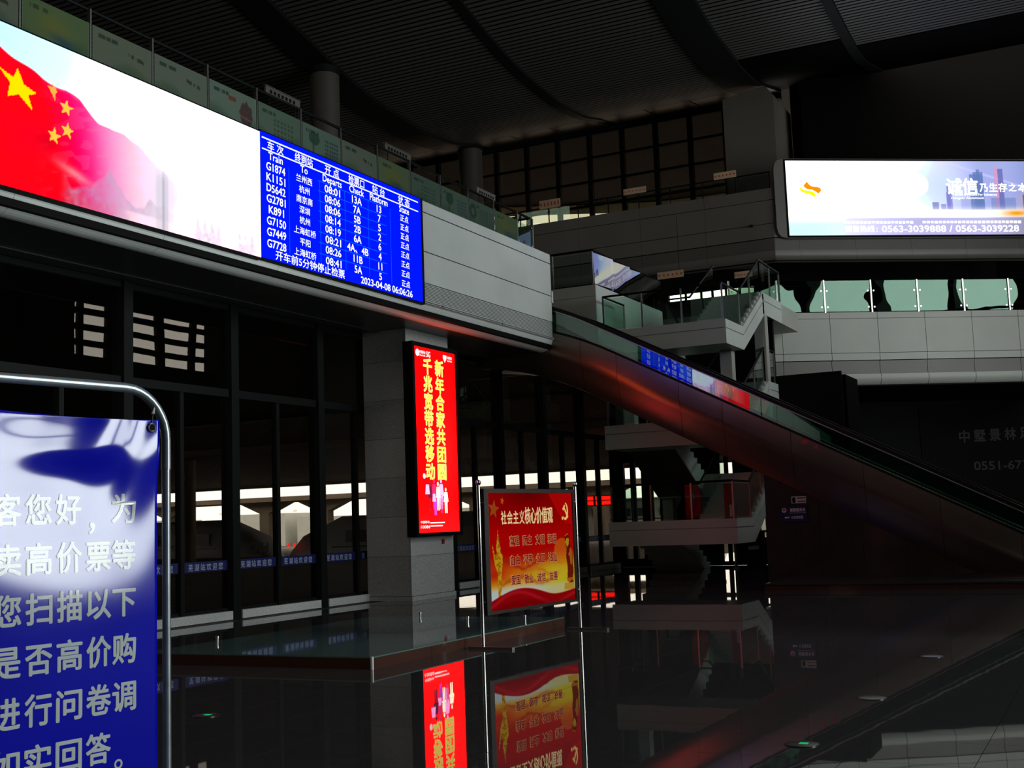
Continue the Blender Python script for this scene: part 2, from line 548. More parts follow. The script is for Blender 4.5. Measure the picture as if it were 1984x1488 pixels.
def strip_x(x0, x1, prof, name, m, parent, smooth=False, back=0.03):
    """sheet with thickness following profile (y, z) between x0 and x1"""
    mb = MB(); n = len(prof); inn = []
    for i, (y, z) in enumerate(prof):
        a = prof[max(i - 1, 0)]; b = prof[min(i + 1, n - 1)]
        t = Vector((b[0] - a[0], b[1] - a[1])).normalized()
        inn.append((y - t.y * back, z + t.x * back))
    for i in range(n - 1):
        (y0, z0), (y1, z1) = prof[i], prof[i + 1]; (a0, c0), (a1, c1) = inn[i], inn[i + 1]
        k = len(mb.v)
        mb.v += [(x0, y0, z0), (x1, y0, z0), (x1, y1, z1), (x0, y1, z1), (x0, a0, c0), (x1, a0, c0), (x1, a1, c1), (x0, a1, c1)]
        mb.f += [(k, k + 3, k + 2, k + 1), (k, k + 4, k + 7, k + 3), (k + 1, k + 2, k + 6, k + 5)]
        if i == 0: mb.f.append((k, k + 1, k + 5, k + 4))
        if i == n - 2: mb.f.append((k + 3, k + 7, k + 6, k + 2))
    return mb.build(name, m, parent, smooth)


low = [(12.0, 5.83), ] + arc
xs = [-7.9, -5.3, -2.7, -0.1, 2.5, 5.1, 7.8, 10.45, 13.1, 15.75, 18.4, 21.05, 23.7, XE]
for a, b in zip(xs[:-1], xs[1:]):
    strip_x(a + 0.003, b - 0.003, low, 'fascia_panel', 'white_panel', gl, True)
    MB().box(a + 0.004, b - 0.004, 12.36, 13.98, 5.55, 5.60).build('soffit_panel', 'soffit', gl)
    MB().box(a + 0.004, b - 0.004, 13.60, 13.75, 5.535, 5.551).build('soffit_rib', 'soffit', gl)
MB().box(-7.9, 7.93, 12.0, 12.04, 5.85, 7.93).build('fascia_panel', 'white_panel', gl)
for z0, z1 in ((7.712, 7.93), (6.912, 7.69), (6.275, 6.892)):
    MB().box(20.3, XE, 12.0, 12.04, z0, z1).build('fascia_panel', 'white_panel', gl)
for k in range(14):
    z = 5.845 + k * 0.0302
    MB().hexa([(20.3, 12.0, z), (XE - 0.02, 12.0, z), (XE - 0.02, 12.03, z + 0.008), (20.3, 12.03, z + 0.008),
               (20.3, 12.0, z + 0.017), (XE - 0.02, 12.0, z + 0.017), (XE - 0.02, 12.03, z + 0.024), (20.3, 12.03, z + 0.024)]).build('vent_slat', 'white_panel', gl)
MB().box(-7.9, XE - 0.01, 12.05, 14.0, 5.62, 7.70).box(-7.9, XE - 0.01, 12.05, 12.4, 7.7, 7.91).build('slab_core', 'black', gl)
MB().box(6.0, 36.0, 14.0, 32, 7.2, 7.7).box(30.7, 36, 12.7, 14.0, 7.2, 7.7).build('upper_floor', 'taupe_dark', gl)
MB().box(6.0, 36.0, 14.05, 14.6, 5.6, 7.3).build('slab_edge', 'black', gl)
MB().box(XE - 0.03, XE + 0.04, 11.97, 12.10, 6.74, 7.02).build('access_plate', 'white', gl)

# ================================================================== LED VIDEO WALL AND DEPARTURE BOARD
F93 = FY(11.93)
flag_edge = [(8.0, 7.86), (9.2, 7.72), (10.12, 7.57), (10.39, 7.49), (10.8, 7.36), (11.17, 7.33), (11.41, 7.26), (11.62, 7.13), (11.74, 7.06), (12.03, 7.0), (12.22, 7.02), (12.49, 6.95), (12.73, 6.77), (13.2, 6.6), (14.0, 6.5), (15.3, 6.45)]
ex = np.array([p[0] for p in flag_edge]); ez = np.array([p[1] for p in flag_edge])


def video(U, V):
    top = sm(V, 6.4, 7.85)
    sky = np.stack([0.985 - 0.20 * top * sm(-U, -12.2, -9.2), 0.985 - 0.04 * top * sm(-U, -12.2, -9.2), np.ones_like(U)], -1)
    e = np.interp(U, ex, ez) + 0.02 * np.sin(U * 9)
    depth = np.clip((e - V), 0, 3)
    red = np.stack([np.ones_like(U), 0.02 + 0 * U, 0.09 + 0 * U], -1)
    fold = 0.5 + 0.5 * np.sin((U * 1.1 + (e - V) * 3.0) * 2.3)
    red = mix(red, (0.88, 0.0, 0.16), fold * 0.55 * sm(U, 9.8, 10.9))
    red = mix(red, (0.98, 0.0, 0.42), sm(U - (e - V) * 0.35, 10.6, 11.3) * 0.9)
    red = mix(red, (1.0, 0.45, 0.78), sm(U - (e - V) * 0.30, 11.0, 12.0) * 0.9)
    fade = sm(U + 0.10 * (V - 6.4), 11.45, 13.0)
    red = mix(red, (1.0, 0.66, 0.84), sm(U, 11.6, 12.6) * 0.6)
    streak = vnoise(U * 3 + V * 2, V * 9 - U * 3, 1.5, 3)
    red = mix(red, (1.0, 0.45, 0.65), (streak > 0.62) * 0.25 * sm(U, 10.6, 11.4))
    rim = np.exp(-((e - V) / 0.03) ** 2) * sm(U, 10.6, 11.2) * sm(-U, -12.4, -11.5)
    red = mix(red, (0.95, 0.35, 0.6), rim * 0.8)
    m = sm(e - V, 0.0, 0.02) * (1 - fade * 0.93)
    c = mix(sky, (0, 0, 0), 0 * U)
    c = c * (1 - m[..., None]) + red * m[..., None]
    # misty town and trees at the foot of the picture
    rnd = vnoise(U, V * 0 + 2, 7.0, 8)
    town = 6.03 + 0.22 * rnd + 0.35 * np.exp(-((U - 11.9) / 0.16) ** 2)
    tm = sm(town - V, 0, 0.06) * sm(U, 11.05, 11.3) * sm(-U, -13.3, -12.5)
    c = mix(c, (0.78, 0.68, 0.80), tm * (0.30 + 0.35 * vnoise(U, V, 14, 4)))
    c = mix(c, (1.0, 0.95, 0.97), sm(5.98 - V, 0, 0.05) * sm(U, 12.0, 12.6) * 0.8)
    c = mix(c, (0.95, 0.35, 0.42), sm(6.02 - V, 0, 0.1) * sm(U, 11.0, 11.3) * sm(-U, -12.4, -11.8) * 0.4 * vnoise(U, V, 20, 9))
    c = mix(c, (1.0, 0.72, 0.70), np.exp(-(((U - 11.33) / 0.28) ** 2 + ((V - 6.24 + 0.25 * (U - 11.33)) / 0.07) ** 2)) * 0.7)
    for tx, w, a in ((12.98, 0.035, 0.5), (13.05, 0.03, 0.2), (12.88, 0.06, 0.15)):
        c = mix(c, (0.55, 0.52, 0.62), np.exp(-((U - tx) / w) ** 2) * sm(6.75 - V, 0, 0.25) * a)
    tr = np.exp(-(((U - 12.98) / 0.25) ** 2 + ((V - 6.35) / 0.3) ** 2))
    c = mix(c, (0.78, 0.78, 0.86), tr * 0.22)
    for tx in (13.75, 13.92, 14.1, 14.7, 14.95):
        c = mix(c, (0.75, 0.75, 0.82), np.exp(-((U - tx) / 0.10) ** 2) * sm(6.10 - V + 0.1 * np.sin(U * 40), 0, 0.15) * 0.35 * vnoise(U, V, 26, 5))
    c = mix(c, (1.0, 0.93, 0.0), inpoly(U, V, [(10.10, 7.30), (10.28, 7.15), (10.24, 6.96), (10.41, 7.035), (10.63, 6.89), (10.56, 7.07), (10.70, 7.13), (10.49, 7.19), (10.39, 7.37), (10.33, 7.23)]) * 1.0)
    for (x, y, r_) in ((11.18, 7.085, 0.118), (11.20, 6.785, 0.115), (10.98, 6.655, 0.118)):
        c = mix(c, (1.0, 0.82, 0.28), inpoly(U, V, star(x, y, r_, 84, 1.0, 1.0, 0.42)) * 1.0)
    c = mix(c, (1.0, 0.72, 0.30), inpoly(U, V, [(10.86, 7.30), (10.95, 7.30), (10.93, 7.36), (11.0, 7.30), (11.03, 7.25), (11.0, 7.22), (10.99, 7.13), (10.93, 7.22)]) * 1.0)
    return c


vw = thing('video_wall', 'long LED screen showing a red flag with yellow stars fading into white', 'screen', (11.6, 12.0, 5.83))
MB().box(7.95, 15.185, 11.935, 12.04, 5.785, 7.91).build('housing', 'black', vw)
art('screen', F93, 8.0, 15.18, 5.82, 7.885, 520, 150, video, 'led_screen', vw, boost=2.4)

db = thing('departure_board', 'blue LED train timetable board with white rows of train numbers, towns and times', 'screen', (17.7, 12.0, 5.83))
MB().box(15.19, 20.27, 11.935, 12.04, 5.80, 7.93).build('housing', 'black', db)
MB().fbox(F93, 15.20, 20.17, 5.835, 7.905, -0.004, 0.002).build('screen', 'led_blue', db)
ln = MB().fbox(F93, 15.23, 20.08, 7.80, 7.825, 0.002, 0.004).fbox(F93, 15.23, 20.08, 7.615, 7.638, 0.002, 0.004)
ln.build('heading_rule', 'led_line', db)
cols_ = [15.58, 16.35, 17.17, 17.93, 18.66, 19.55]
rz = [7.715, 7.545, 7.368, 7.19, 7.014, 6.836, 6.655, 6.47, 6.285, 6.095, 5.93]
rows_ = [('车 次', '终到站', '开 点', '检票口', '站 台', '状 态'), ('Train', 'To', 'Departs', 'Check', 'Platform', 'State'),
         ('G1874', '兰州西', '08:01', '13A', '13', '正点'), ('K1151', '杭州', '08:06', '7A', '7', '正点'), ('D5642', '南京南', '08:06', '5B', '5', '正点'),
         ('G2781', '深圳', '08:14', '2B', '2', '正点'), ('K891', '杭州', '08:19', '6A', '6', '正点'), ('G7150', '上海虹桥', '08:21', '4A、4B', '4', '正点'),
         ('G7449', '平阳', '08:26', '11B', '11', '正点'), ('G7728', '上海虹桥', '08:41', '5A', '5', '正点')]
for r, row in enumerate(rows_):
    for c, sx_ in zip(range(6), row):
        t = MB()
        h = 0.150 if r == 0 else 0.128
        n = len(sx_)
        if r == 0:
            w = 0.46 if n == 3 and ' ' not in sx_ else 0.42
            if c == 1 or c == 3: w = 0.50
            t.text(F93, sx_, cols_[c], rz[r], 0.150, 0.006, 0.014, w=w)
        elif r == 1:
            t.text(F93, sx_, cols_[c], rz[r], 0.165, 0.006, 0.012, sx=1.0)
        else:
            lat = ord(sx_[0]) < 128
            hh = 0.172 if lat else 0.128
            w = None
            if c == 0: w = 0.098 * n
            if c == 2: w = 0.46
            t.text(F93, sx_, cols_[c] + (0.06 if c == 2 and False else 0), rz[r], hh, 0.006, 0.018 if lat else 0.010, w=w, sx=1.12)
        t.build('timetable_entry', 'led_text', db)
t = MB(); t.text(F93, '开车前5分钟停止检票', 16.52, rz[10], 0.155, 0.006, 0.012, w=1.95); t.build('notice', 'led_text', db)
t = MB(); t.text(F93, '2023-04-08', 18.50, rz[10], 0.165, 0.006, 0.018, w=0.98); t.build('date', 'led_text', db)
t = MB(); t.text(F93, '06:06:26', 19.42, rz[10], 0.165, 0.006, 0.018, w=0.72); t.build('time', 'led_text', db)
g = MB()
for r in range(2, 10):
    z = rz[r] + 0.088
    g.fbox(F93, 16.75, 18.9, z - 0.006, z + 0.004, 0.002, 0.003)
for x in (15.93, 16.80, 17.55, 18.30, 19.05):
    g.fbox(F93, x - 0.004, x + 0.004, 6.02, 7.46, 0.002, 0.003)
g.build('row_rule', 'led_dim', db)

# ================================================================== GLASS BALUSTRADE WITH POSTERS ABOVE THE FASCIA
bl = thing('glass_balustrade', 'long glass balustrade with thin steel posts along the gallery above the big screens', 'railing', (16, 12.2, 7.93))
post = MB().box(-0.013, 0.013, 12.17, 12.23, 7.91, 8.74).build('post', 'steel_dull', bl)
pxs = [11.83 + 1.2 * k for k in range(-4, 12)] + [25.87]
post.location.x = pxs[0] - 16
post.data.transform(Matrix.Translation((16, 0, 0)))
for x in pxs[1:]:
    inst(post, bl, (x - pxs[0], 0, 0))
for k, (a, b) in enumerate(zip(pxs[:-1], pxs[1:])):
    MB().box(a + 0.03, b - 0.03, 12.20, 12.212, 7.97, 8.52).build('glass_pane', 'glass_green', bl)
    cl = MB()
    for z in (8.05, 8.50):
        for x in (a + 0.06, b - 0.06):
            cl.box(x - 0.02, x + 0.02, 12.18, 12.225, z - 0.02, z + 0.02)
    cl.build('clamp', 'steel', bl)
MB().tube([(7.0, 12.27, 8.77), (25.9, 12.27, 8.77), (25.9, 14.2, 8.77)], 0.028, 8).build('handrail', 'frame', bl, True)
MB().box(25.88, 25.89, 12.3, 13.9, 7.97, 8.55).build('end_pane', 'glass_green', bl)
pnames = ['two dark heading rows', 'large hand drawing', 'grid of small squares', 'green tree drawing and blue grid', 'pale title over a meadow',
          'yellow and blue sweep', 'dotted table and thin title', 'green swirl beside a blue table', 'round green seal and column of text', 'yellow patch and small heading']


def poster_fn(kind, u0):
    base = [(0.50, 0.56, 0.49), (0.50, 0.60, 0.53), (0.44, 0.56, 0.47), (0.47, 0.60, 0.52), (0.50, 0.55, 0.46), (0.46, 0.56, 0.40), (0.40, 0.54, 0.46), (0.42, 0.56, 0.47), (0.40, 0.53, 0.44), (0.42, 0.54, 0.34)][kind]

    def fn(U, V):
        u = (U - u0) / 1.14; v = (V - 7.95) / 0.58
        c = np.ones(U.shape + (3,)) * np.array(base)
        c = mix(c, (0.25, 0.42, 0.28), sm(0.35 - v + 0.15 * np.sin(u * 6 + kind), 0, 0.3) * 0.55)
        marks = (vnoise(u, v * 0 + kind, 60, kind) > 0.35)
        t = (np.abs(v - 0.80 + 0.0 * u) < 0.05) & (u > 0.10) & (u < 0.42) & marks
        c = mix(c, (0.16, 0.24, 0.20), t * 0.8)
        if kind == 1:
            c = mix(c, (0.60, 0.22, 0.20), ((np.abs(v - 0.72) < 0.06) & (u > 0.40) & (u < 0.56)) * 0.8)
            hand = ((((u - 0.78) / 0.13) ** 2 + ((v - 0.32) / 0.24) ** 2) < 1) | inpoly(u, v, [(0.62, 0.42), (0.70, 0.75), (0.74, 0.70), (0.78, 0.82), (0.83, 0.70), (0.90, 0.66), (0.92, 0.30), (0.7, 0.2)])
            c = mix(c, (0.33, 0.16, 0.18), hand * 0.75)
            c = mix(c, (0.60, 0.45, 0.45), (hand & (np.abs(v - 0.3 + 0.2 * (u - 0.8)) < 0.03)) * 0.7)
        if kind in (2, 6):
            gx = (np.abs((u * 12) % 1 - 0.5) < 0.3) & (np.abs((v * 7) % 1 - 0.5) < 0.28) & (u > 0.35) & (u < 0.85) & (v > 0.15) & (v < 0.68)
            c = mix(c, (0.22, 0.32, 0.28), gx * 0.6)
        if kind in (3, 7):
            c = mix(c, (0.08, 0.32, 0.24), ((((u - 0.3) / 0.14) ** 2 + ((v - 0.62) / 0.2) ** 2) < 1) * 0.7)
            c = mix(c, (0.10, 0.30, 0.22), ((np.abs(u - 0.28) < 0.02) & (v < 0.6)) * 0.6)
            gx = (np.abs((u * 16) % 1 - 0.5) < 0.36) & (np.abs((v * 8) % 1 - 0.5) < 0.34) & (u > 0.58) & (u < 0.95) & (v > 0.2) & (v < 0.72)
            c = mix(c, (0.22, 0.32, 0.42), gx * 0.8)
        if kind in (5, 9):
            c = mix(c, (0.58, 0.58, 0.22), np.exp(-(((u - 0.45) / 0.25) ** 2 + ((v - 0.5) / 0.3) ** 2)) * 0.7)
            c = mix(c, (0.18, 0.36, 0.50), np.exp(-(((u - 0.62) / 0.2) ** 2 + ((v - 0.22 + 0.3 * (u - 0.6)) / 0.12) ** 2)) * 0.8)
        if kind == 8:
            d = np.hypot((u - 0.15) * 2, v - 0.55)
            c = mix(c, (0.10, 0.26, 0.18), ((d > 0.13) & (d < 0.28)) * 0.7)
            gx = (np.abs((u * 14) % 1 - 0.5) < 0.25) & (u > 0.4) & (v > 0.15) & (v < 0.75)
            c = mix(c, (0.20, 0.32, 0.26), gx * 0.5)
        if kind in (0, 4):
            c = mix(c, (0.18, 0.22, 0.18), ((np.abs(v - 0.62 + 0.25 * (u - 0.7)) < 0.05) & (u > 0.60) & (u < 0.86) & marks) * 0.8)
        c = mix(c, (0.62, 0.70, 0.62), ((u < 0.012) | (u > 0.988)) * 0.6)
        return c * 0.72
    return fn


pseq = [0, 2, 4, 9, 4, 0, 1, 2, 3, 0, 5, 6, 7, 8, 9, 2]
k_ = 0
seen_p = {}
for k, (a, b) in enumerate(zip(pxs[:-1], pxs[1:])):
    if b - a < 1: continue
    kd = pseq[k % len(pseq)]
    o = art('poster', FY(12.17), a + 0.03, b - 0.03, 7.95, 8.525, 70, 40, poster_fn(kd, a + 0.03), 'poster')
    n_ = k - 4
    place = ('left end of the video screen' if x < 0 else '')
    wh = ['behind the frame edge at far left', 'at the extreme left', 'second from the left end', 'third from left', 'above the flag star', 'beside the hanging gap at left', 'over the middle of the flag screen',
          'right of the hand poster', 'fourth left of the timetable', 'just left of the timetable corner', 'over the timetable heading left end', 'below the nearer round column', 'over the timetable middle', 'over the timetable right half', 'over the timetable right edge', 'last full one over the white fascia'][k % 16]
    tag(o, 'pale green poster, %s, %s' % (pnames[kd], wh), 'poster', 'posters hung on the gallery glass')

# small hanging notices seen above the balustrade
for nm, (x0, x1, mt) in {'dark narrow notice strip on posts left of the nearer round column': (17.87, 18.98, 'taupe_dark'), 'dark narrow notice strip on posts between the two round columns': (22.04, 23.17, 'taupe_dark'),
                         'pale narrow notice strip on posts right of the farther round column': (26.3, 27.34, 'taupe_panel')}.items():
    z = 9.72; yy = 13.9
    o = thing('notice_strip', nm, 'sign', ((x0 + x1) / 2, yy, 7.7), 'notice strips along the upper gallery')
    MB().box(x0 + 0.02, x1 - 0.02, yy, yy + 0.04, z + 0.02, z + 0.18).build('panel', mt, o)
    MB().box(x0, x1, yy - 0.01, yy + 0.05, z + 0.18, z + 0.20).box(x0, x1, yy - 0.01, yy + 0.05, z, z + 0.02).build('frame', 'steel_dull', o)
    t = MB()
    for k in range(7):
        c0 = x0 + 0.14 + 0.12 * k
        t.box(c0, c0 + 0.07, yy - 0.004, yy, z + 0.065, z + 0.135)
    t.build('marks', 'black', o)
    for xp in (x0 + 0.15, x1 - 0.15):
        MB().tube([(xp, yy + 0.02, z), (xp, yy + 0.02, 7.7)], 0.012, 6).build('post', 'frame', o)

# ================================================================== ROUND COLUMNS
for (x, y, zt, lb) in ((33.5, 23.5, 17.3, 'round plastered column nearer the camera, rising behind the timetable to the roof beam'), (44.0, 23.5, 17.4, 'round plastered column farther off, beside the dark gridded windows')):
    o = thing('round_column', lb, 'column', (x, y, 7.7), 'round columns on the upper gallery')
    MB().lathe((x, y, 0), [(0.56, 7.7), (0.56, 8.6), (0.565, 8.6), (0.565, 9.75)], 40).build('base_casing', 'grey_panel', o, True)
    MB().lathe((x, y, 0), [(0.50, 9.75), (0.50, zt)], 40).build('shaft', 'column', o, True)
    MB().lathe((x, y, 0), [(0.54, zt - 0.25), (0.56, zt)], 40).build('collar', 'beam', o, True)

# ================================================================== STONE COLUMN WITH LIGHT BOX
sc = thing('stone_column', 'square granite-clad column carrying the tall red light box', 'column', (22, 13.5, 0))
z = 0.09
MB().box(21.13, 22.93, 12.93, 14.0, 0, 0.085).build('base_course', 'granite_b', sc)
k = 0
while z < 5.55:
    z1 = min(z + 0.80, 5.555)
    mm = 'granite' if k % 2 else 'granite_b'
    MB().box(21.15, 22.90, 12.95, 12.99, z + 0.003, z1 - 0.003).build('stone_slab', mm, sc)
    MB().box(21.15, 21.19, 12.995, 14.0, z + 0.003, z1 - 0.003).build('stone_slab', mm, sc)
    MB().box(22.86, 22.90, 12.995, 14.0, z + 0.003, z1 - 0.003).build('stone_slab', mm, sc)
    z = z1; k += 1
MB().box(21.17, 22.88, 12.97, 14.0, 0, 5.56).build('core', 'black', sc)

FLB = FY(12.72)


def lb_art(U, V):
    c = np.ones(U.shape + (3,)) * np.array((1.0, 0.03, 0.045))
    c = mix(c, (1.0, 0.25, 0.22), np.exp(-(((U - 22.3) / 0.5) ** 2 + ((V - 3.0) / 1.1) ** 2)) * 0.35)
    c = mix(c, (1.0, 0.16, 0.16), sm(2.1 - V, 0, 0.8) * 0.5)
    return c


lbx = thing('light_box', 'tall glowing red light box with two columns of yellow lettering on the stone column', 'sign', (21.85, 12.85, 1.28))
MB().box(20.99, 22.86, 12.735, 12.928, 1.27, 5.25).build('case', 'frame', lbx)
fr = MB()
fr.fbox(FLB, 20.98, 21.07, 1.27, 5.25, -0.015, 0.03).fbox(FLB, 22.78, 22.87, 1.27, 5.25, -0.015, 0.03).fbox(FLB, 21.07, 22.78, 1.27, 1.35, -0.015, 0.03).fbox(FLB, 21.07, 22.78, 5.16, 5.25, -0.015, 0.03)
fr.build('bezel', 'frame', lbx)
art('poster_panel', FLB, 21.07, 22.78, 1.35, 5.16, 60, 120, lb_art, 'lightbox_art', lbx, boost=3.4)
for i, (s1, ux) in enumerate((('千兆宽带选移动', 21.62), ('新年合家共团圆', 22.10))):
    for k, ch in enumerate(s1):
        a = MB(); b = MB()
        zc = 4.78 - 0.363 * k
        a.text(FLB, ch, ux, zc, 0.33, 0.004, 0.045, w=0.34)
        b.text(FLB, ch, ux, zc, 0.32, 0.007, 0.012, w=0.31)
        e_ = a.build('character', 'lightbox_edge', lbx); b.build('character_fill', 'lightbox_text', e_)
lg = MB()
lg.disc(FLB, 21.22, 5.035, 0.075, 0.006, ru=0.075)
lg.text(FLB, '中国移动', 21.42, 5.06, 0.065, 0.006, 0.02, w=0.24).text(FLB, 'China Mobile', 21.42, 4.995, 0.05, 0.006, 0.015, w=0.24)
lg.text(FLB, '5G', 21.66, 5.04, 0.15, 0.006, 0.03, w=0.15)
lg.poly(FLB, [(22.27, 5.09), (22.42, 5.09), (22.42, 5.02), (22.345, 4.93), (22.27, 5.02)], 0.006)
lg.text(FLB, '中国移动', 22.55, 5.05, 0.06, 0.006, 0.02, w=0.2).text(FLB, 'China Mobile', 22.55, 4.985, 0.05, 0.006, 0.015, w=0.2)
lg.build('logo', 'lightbox_white', lbx)


def figure(mb, F, u, v, h, w):
    mb.disc(F, u, v + h * 0.92, h * 0.075, 0.008, 12, h * 0.06)
    mb.poly(F, [(u - w * 0.32, v + h * 0.82), (u + w * 0.32, v + h * 0.82), (u + w * 0.5, v + h * 0.45), (u + w * 0.3, v + h * 0.42), (u - w * 0.3, v + h * 0.42), (u - w * 0.5, v + h * 0.45)], 0.008)
    mb.poly(F, [(u - w * 0.28, v + h * 0.43), (u - w * 0.02, v + h * 0.43), (u - w * 0.06, v), (u - w * 0.26, v)], 0.008)
    mb.poly(F, [(u + w * 0.02, v + h * 0.43), (u + w * 0.28, v + h * 0.43), (u + w * 0.26, v), (u + w * 0.06, v)], 0.008)


mats_f = [emis('print_pink', (1, 0.35, 0.75, 1), 2), emis('print_dark', (0.14, 0.01, 0.03, 1), 1.5), emis('print_cream', (1, 0.85, 0.6, 1), 2.2), emis('print_crimson', (0.75, 0.02, 0.12, 1), 1.8), emis('print_violet', (0.35, 0.05, 0.6, 1), 1.8)]
for (u, v, h, w, mi) in ((21.58, 1.93, 0.82, 0.20, 1), (21.74, 1.95, 0.86, 0.20, 3), (21.90, 1.93, 0.80, 0.18, 2), (22.03, 1.95, 0.86, 0.22, 0), (21.78, 1.83, 0.55, 0.17, 4), (22.04, 1.87, 0.52, 0.17, 3), (22.22, 1.87, 0.72, 0.20, 2)):
    b = MB(); figure(b, FLB, u, v - 0.13, h * 0.74, w); b.build('printed_figure', mats_f[mi], lbx)
b = MB(); b.poly(FLB, [(21.38, 2.13), (21.56, 2.13), (21.53, 2.33), (21.41, 2.33)], 0.010).poly(FLB, [(21.66, 1.98), (21.80, 1.98), (21.78, 2.14), (21.68, 2.14)], 0.010); b.build('printed_bag', mats_f[0], lbx)
b = MB(); b.disc(FLB, 21.36, 2.50, 0.055, 0.008, 12).text(FLB, '中国移动', 21.35, 1.565, 0.05, 0.006, 0.02, w=0.34).text(FLB, '10086', 21.36, 1.47, 0.08, 0.006, 0.02, w=0.36)
b.fbox(FLB, 21.56, 22.15, 1.535, 1.56, 0.002, 0.005).fbox(FLB, 21.56, 22.06, 1.47, 1.495, 0.002, 0.005)
b.build('small_print', 'lightbox_white', lbx)
o = MB().box(22.40, 22.46, 12.91, 12.95, 1.10, 1.20).build('red_tag', 'red_paint'); tag(o, 'tiny red tag hanging below the tall light box on the stone column', 'tag')

# ================================================================== LOW GLASS-TOPPED PLATFORM
pf = thing('glass_topped_platform', 'low dark platform with green glass top on the floor in front of the stone column', 'platform', (13.5, 8.9, 0))
PX0, PX1, PY0, PY1 = 11.03, 16.0, 7.27, 10.5
MB().box(PX0 + 0.02, PX1 - 0.02, PY0 + 0.02, PY1 - 0.02, 0, 0.115).build('core', 'black', pf)
for a, b in zip((PY0, 8.35, 9.42), (8.35, 9.42, PY1)):
    MB().box(PX0, PX0 + 0.02, a + 0.003, b - 0.003, 0.0, 0.118).build('side_panel', 'plat_side', pf)
for a in range(4):
    x0 = PX0 + (PX1 - PX0) * a / 4; x1 = PX0 + (PX1 - PX0) * (a + 1) / 4
    MB().box(x0 + 0.003, x1 - 0.003, PY0, PY0 + 0.02, 0, 0.118).build('side_panel', 'plat_side', pf)
    for b in range(2):
        y0 = PY0 + (PY1 - PY0) * b / 2; y1 = PY0 + (PY1 - PY0) * (b + 1) / 2
        MB().box(x0 + 0.0015, x1 - 0.0015, y0 + 0.0015, y1 - 0.0015, 0.118, 0.132).build('glass_tile', 'plat_glass', pf)
MB().box(PX0 - 0.012, PX0 + 0.012, PY0 - 0.012, PY0 + 0.012, 0, 0.134).build('corner_trim', 'white_panel', pf)
for k, (x, y) in enumerate(((12.2, 10.35), (15.4, 7.6), (15.2, 8.4), (15.9, 9.6))):
    MB().lathe((x, y, 0.132), [(0.016, 0), (0.016, 0.05), (0.022, 0.05), (0.022, 0.075)], 12).build('spigot', 'steel', pf, True)

# ================================================================== RED FREE-STANDING BOARD
A0 = Vector((13.05, 7.01, 0)); bdv = Vector((math.cos(R(-4.417)), math.sin(R(-4.417)), 0))
FB = Fr(A0, bdv)
sb = thing('standing_notice_board', 'free-standing red and gold board between two steel poles on the polished floor', 'sign', tuple(A0 + bdv * 1.24))
for u in (0.0, 2.49):
    MB().tube([FB.p(u, 0.03), FB.p(u, 1.96)], 0.021, 14).build('pole', 'steel', sb, True)
    c = FB.p(u, 1.99)
    MB().lathe(c, [(0.012, -0.035), (0.03, -0.02), (0.038, 0.0), (0.03, 0.025), (0.010, 0.038)], 16).build('finial', 'steel', sb, True)
    MB().fbox(FB, u - 0.03, u + 0.03, 0.0, 0.03, -0.20, 0.42).build('foot', 'steel_dull', sb)
    s_ = 1 if u < 1 else -1
    for v in (0.55, 1.75):
        MB().tube([FB.p(u, v), FB.p(u + s_ * 0.10, v)], 0.010, 8).build('bracket', 'steel', sb)
MB().fbox(FB, 0.10, 2.42, 0.40, 1.90, -0.03, 0.0).build('back_panel', 'frame', sb)
fr = MB()
fr.fbox(FB, 0.09, 0.19, 0.39, 1.92, -0.035, 0.02).fbox(FB, 2.37, 2.43, 0.39, 1.92, -0.035, 0.02).fbox(FB, 0.19, 2.37, 0.39, 0.43, -0.035, 0.02).fbox(FB, 0.19, 2.37, 1.87, 1.92, -0.035, 0.02)
fr.build('board_frame', 'bronze', sb)


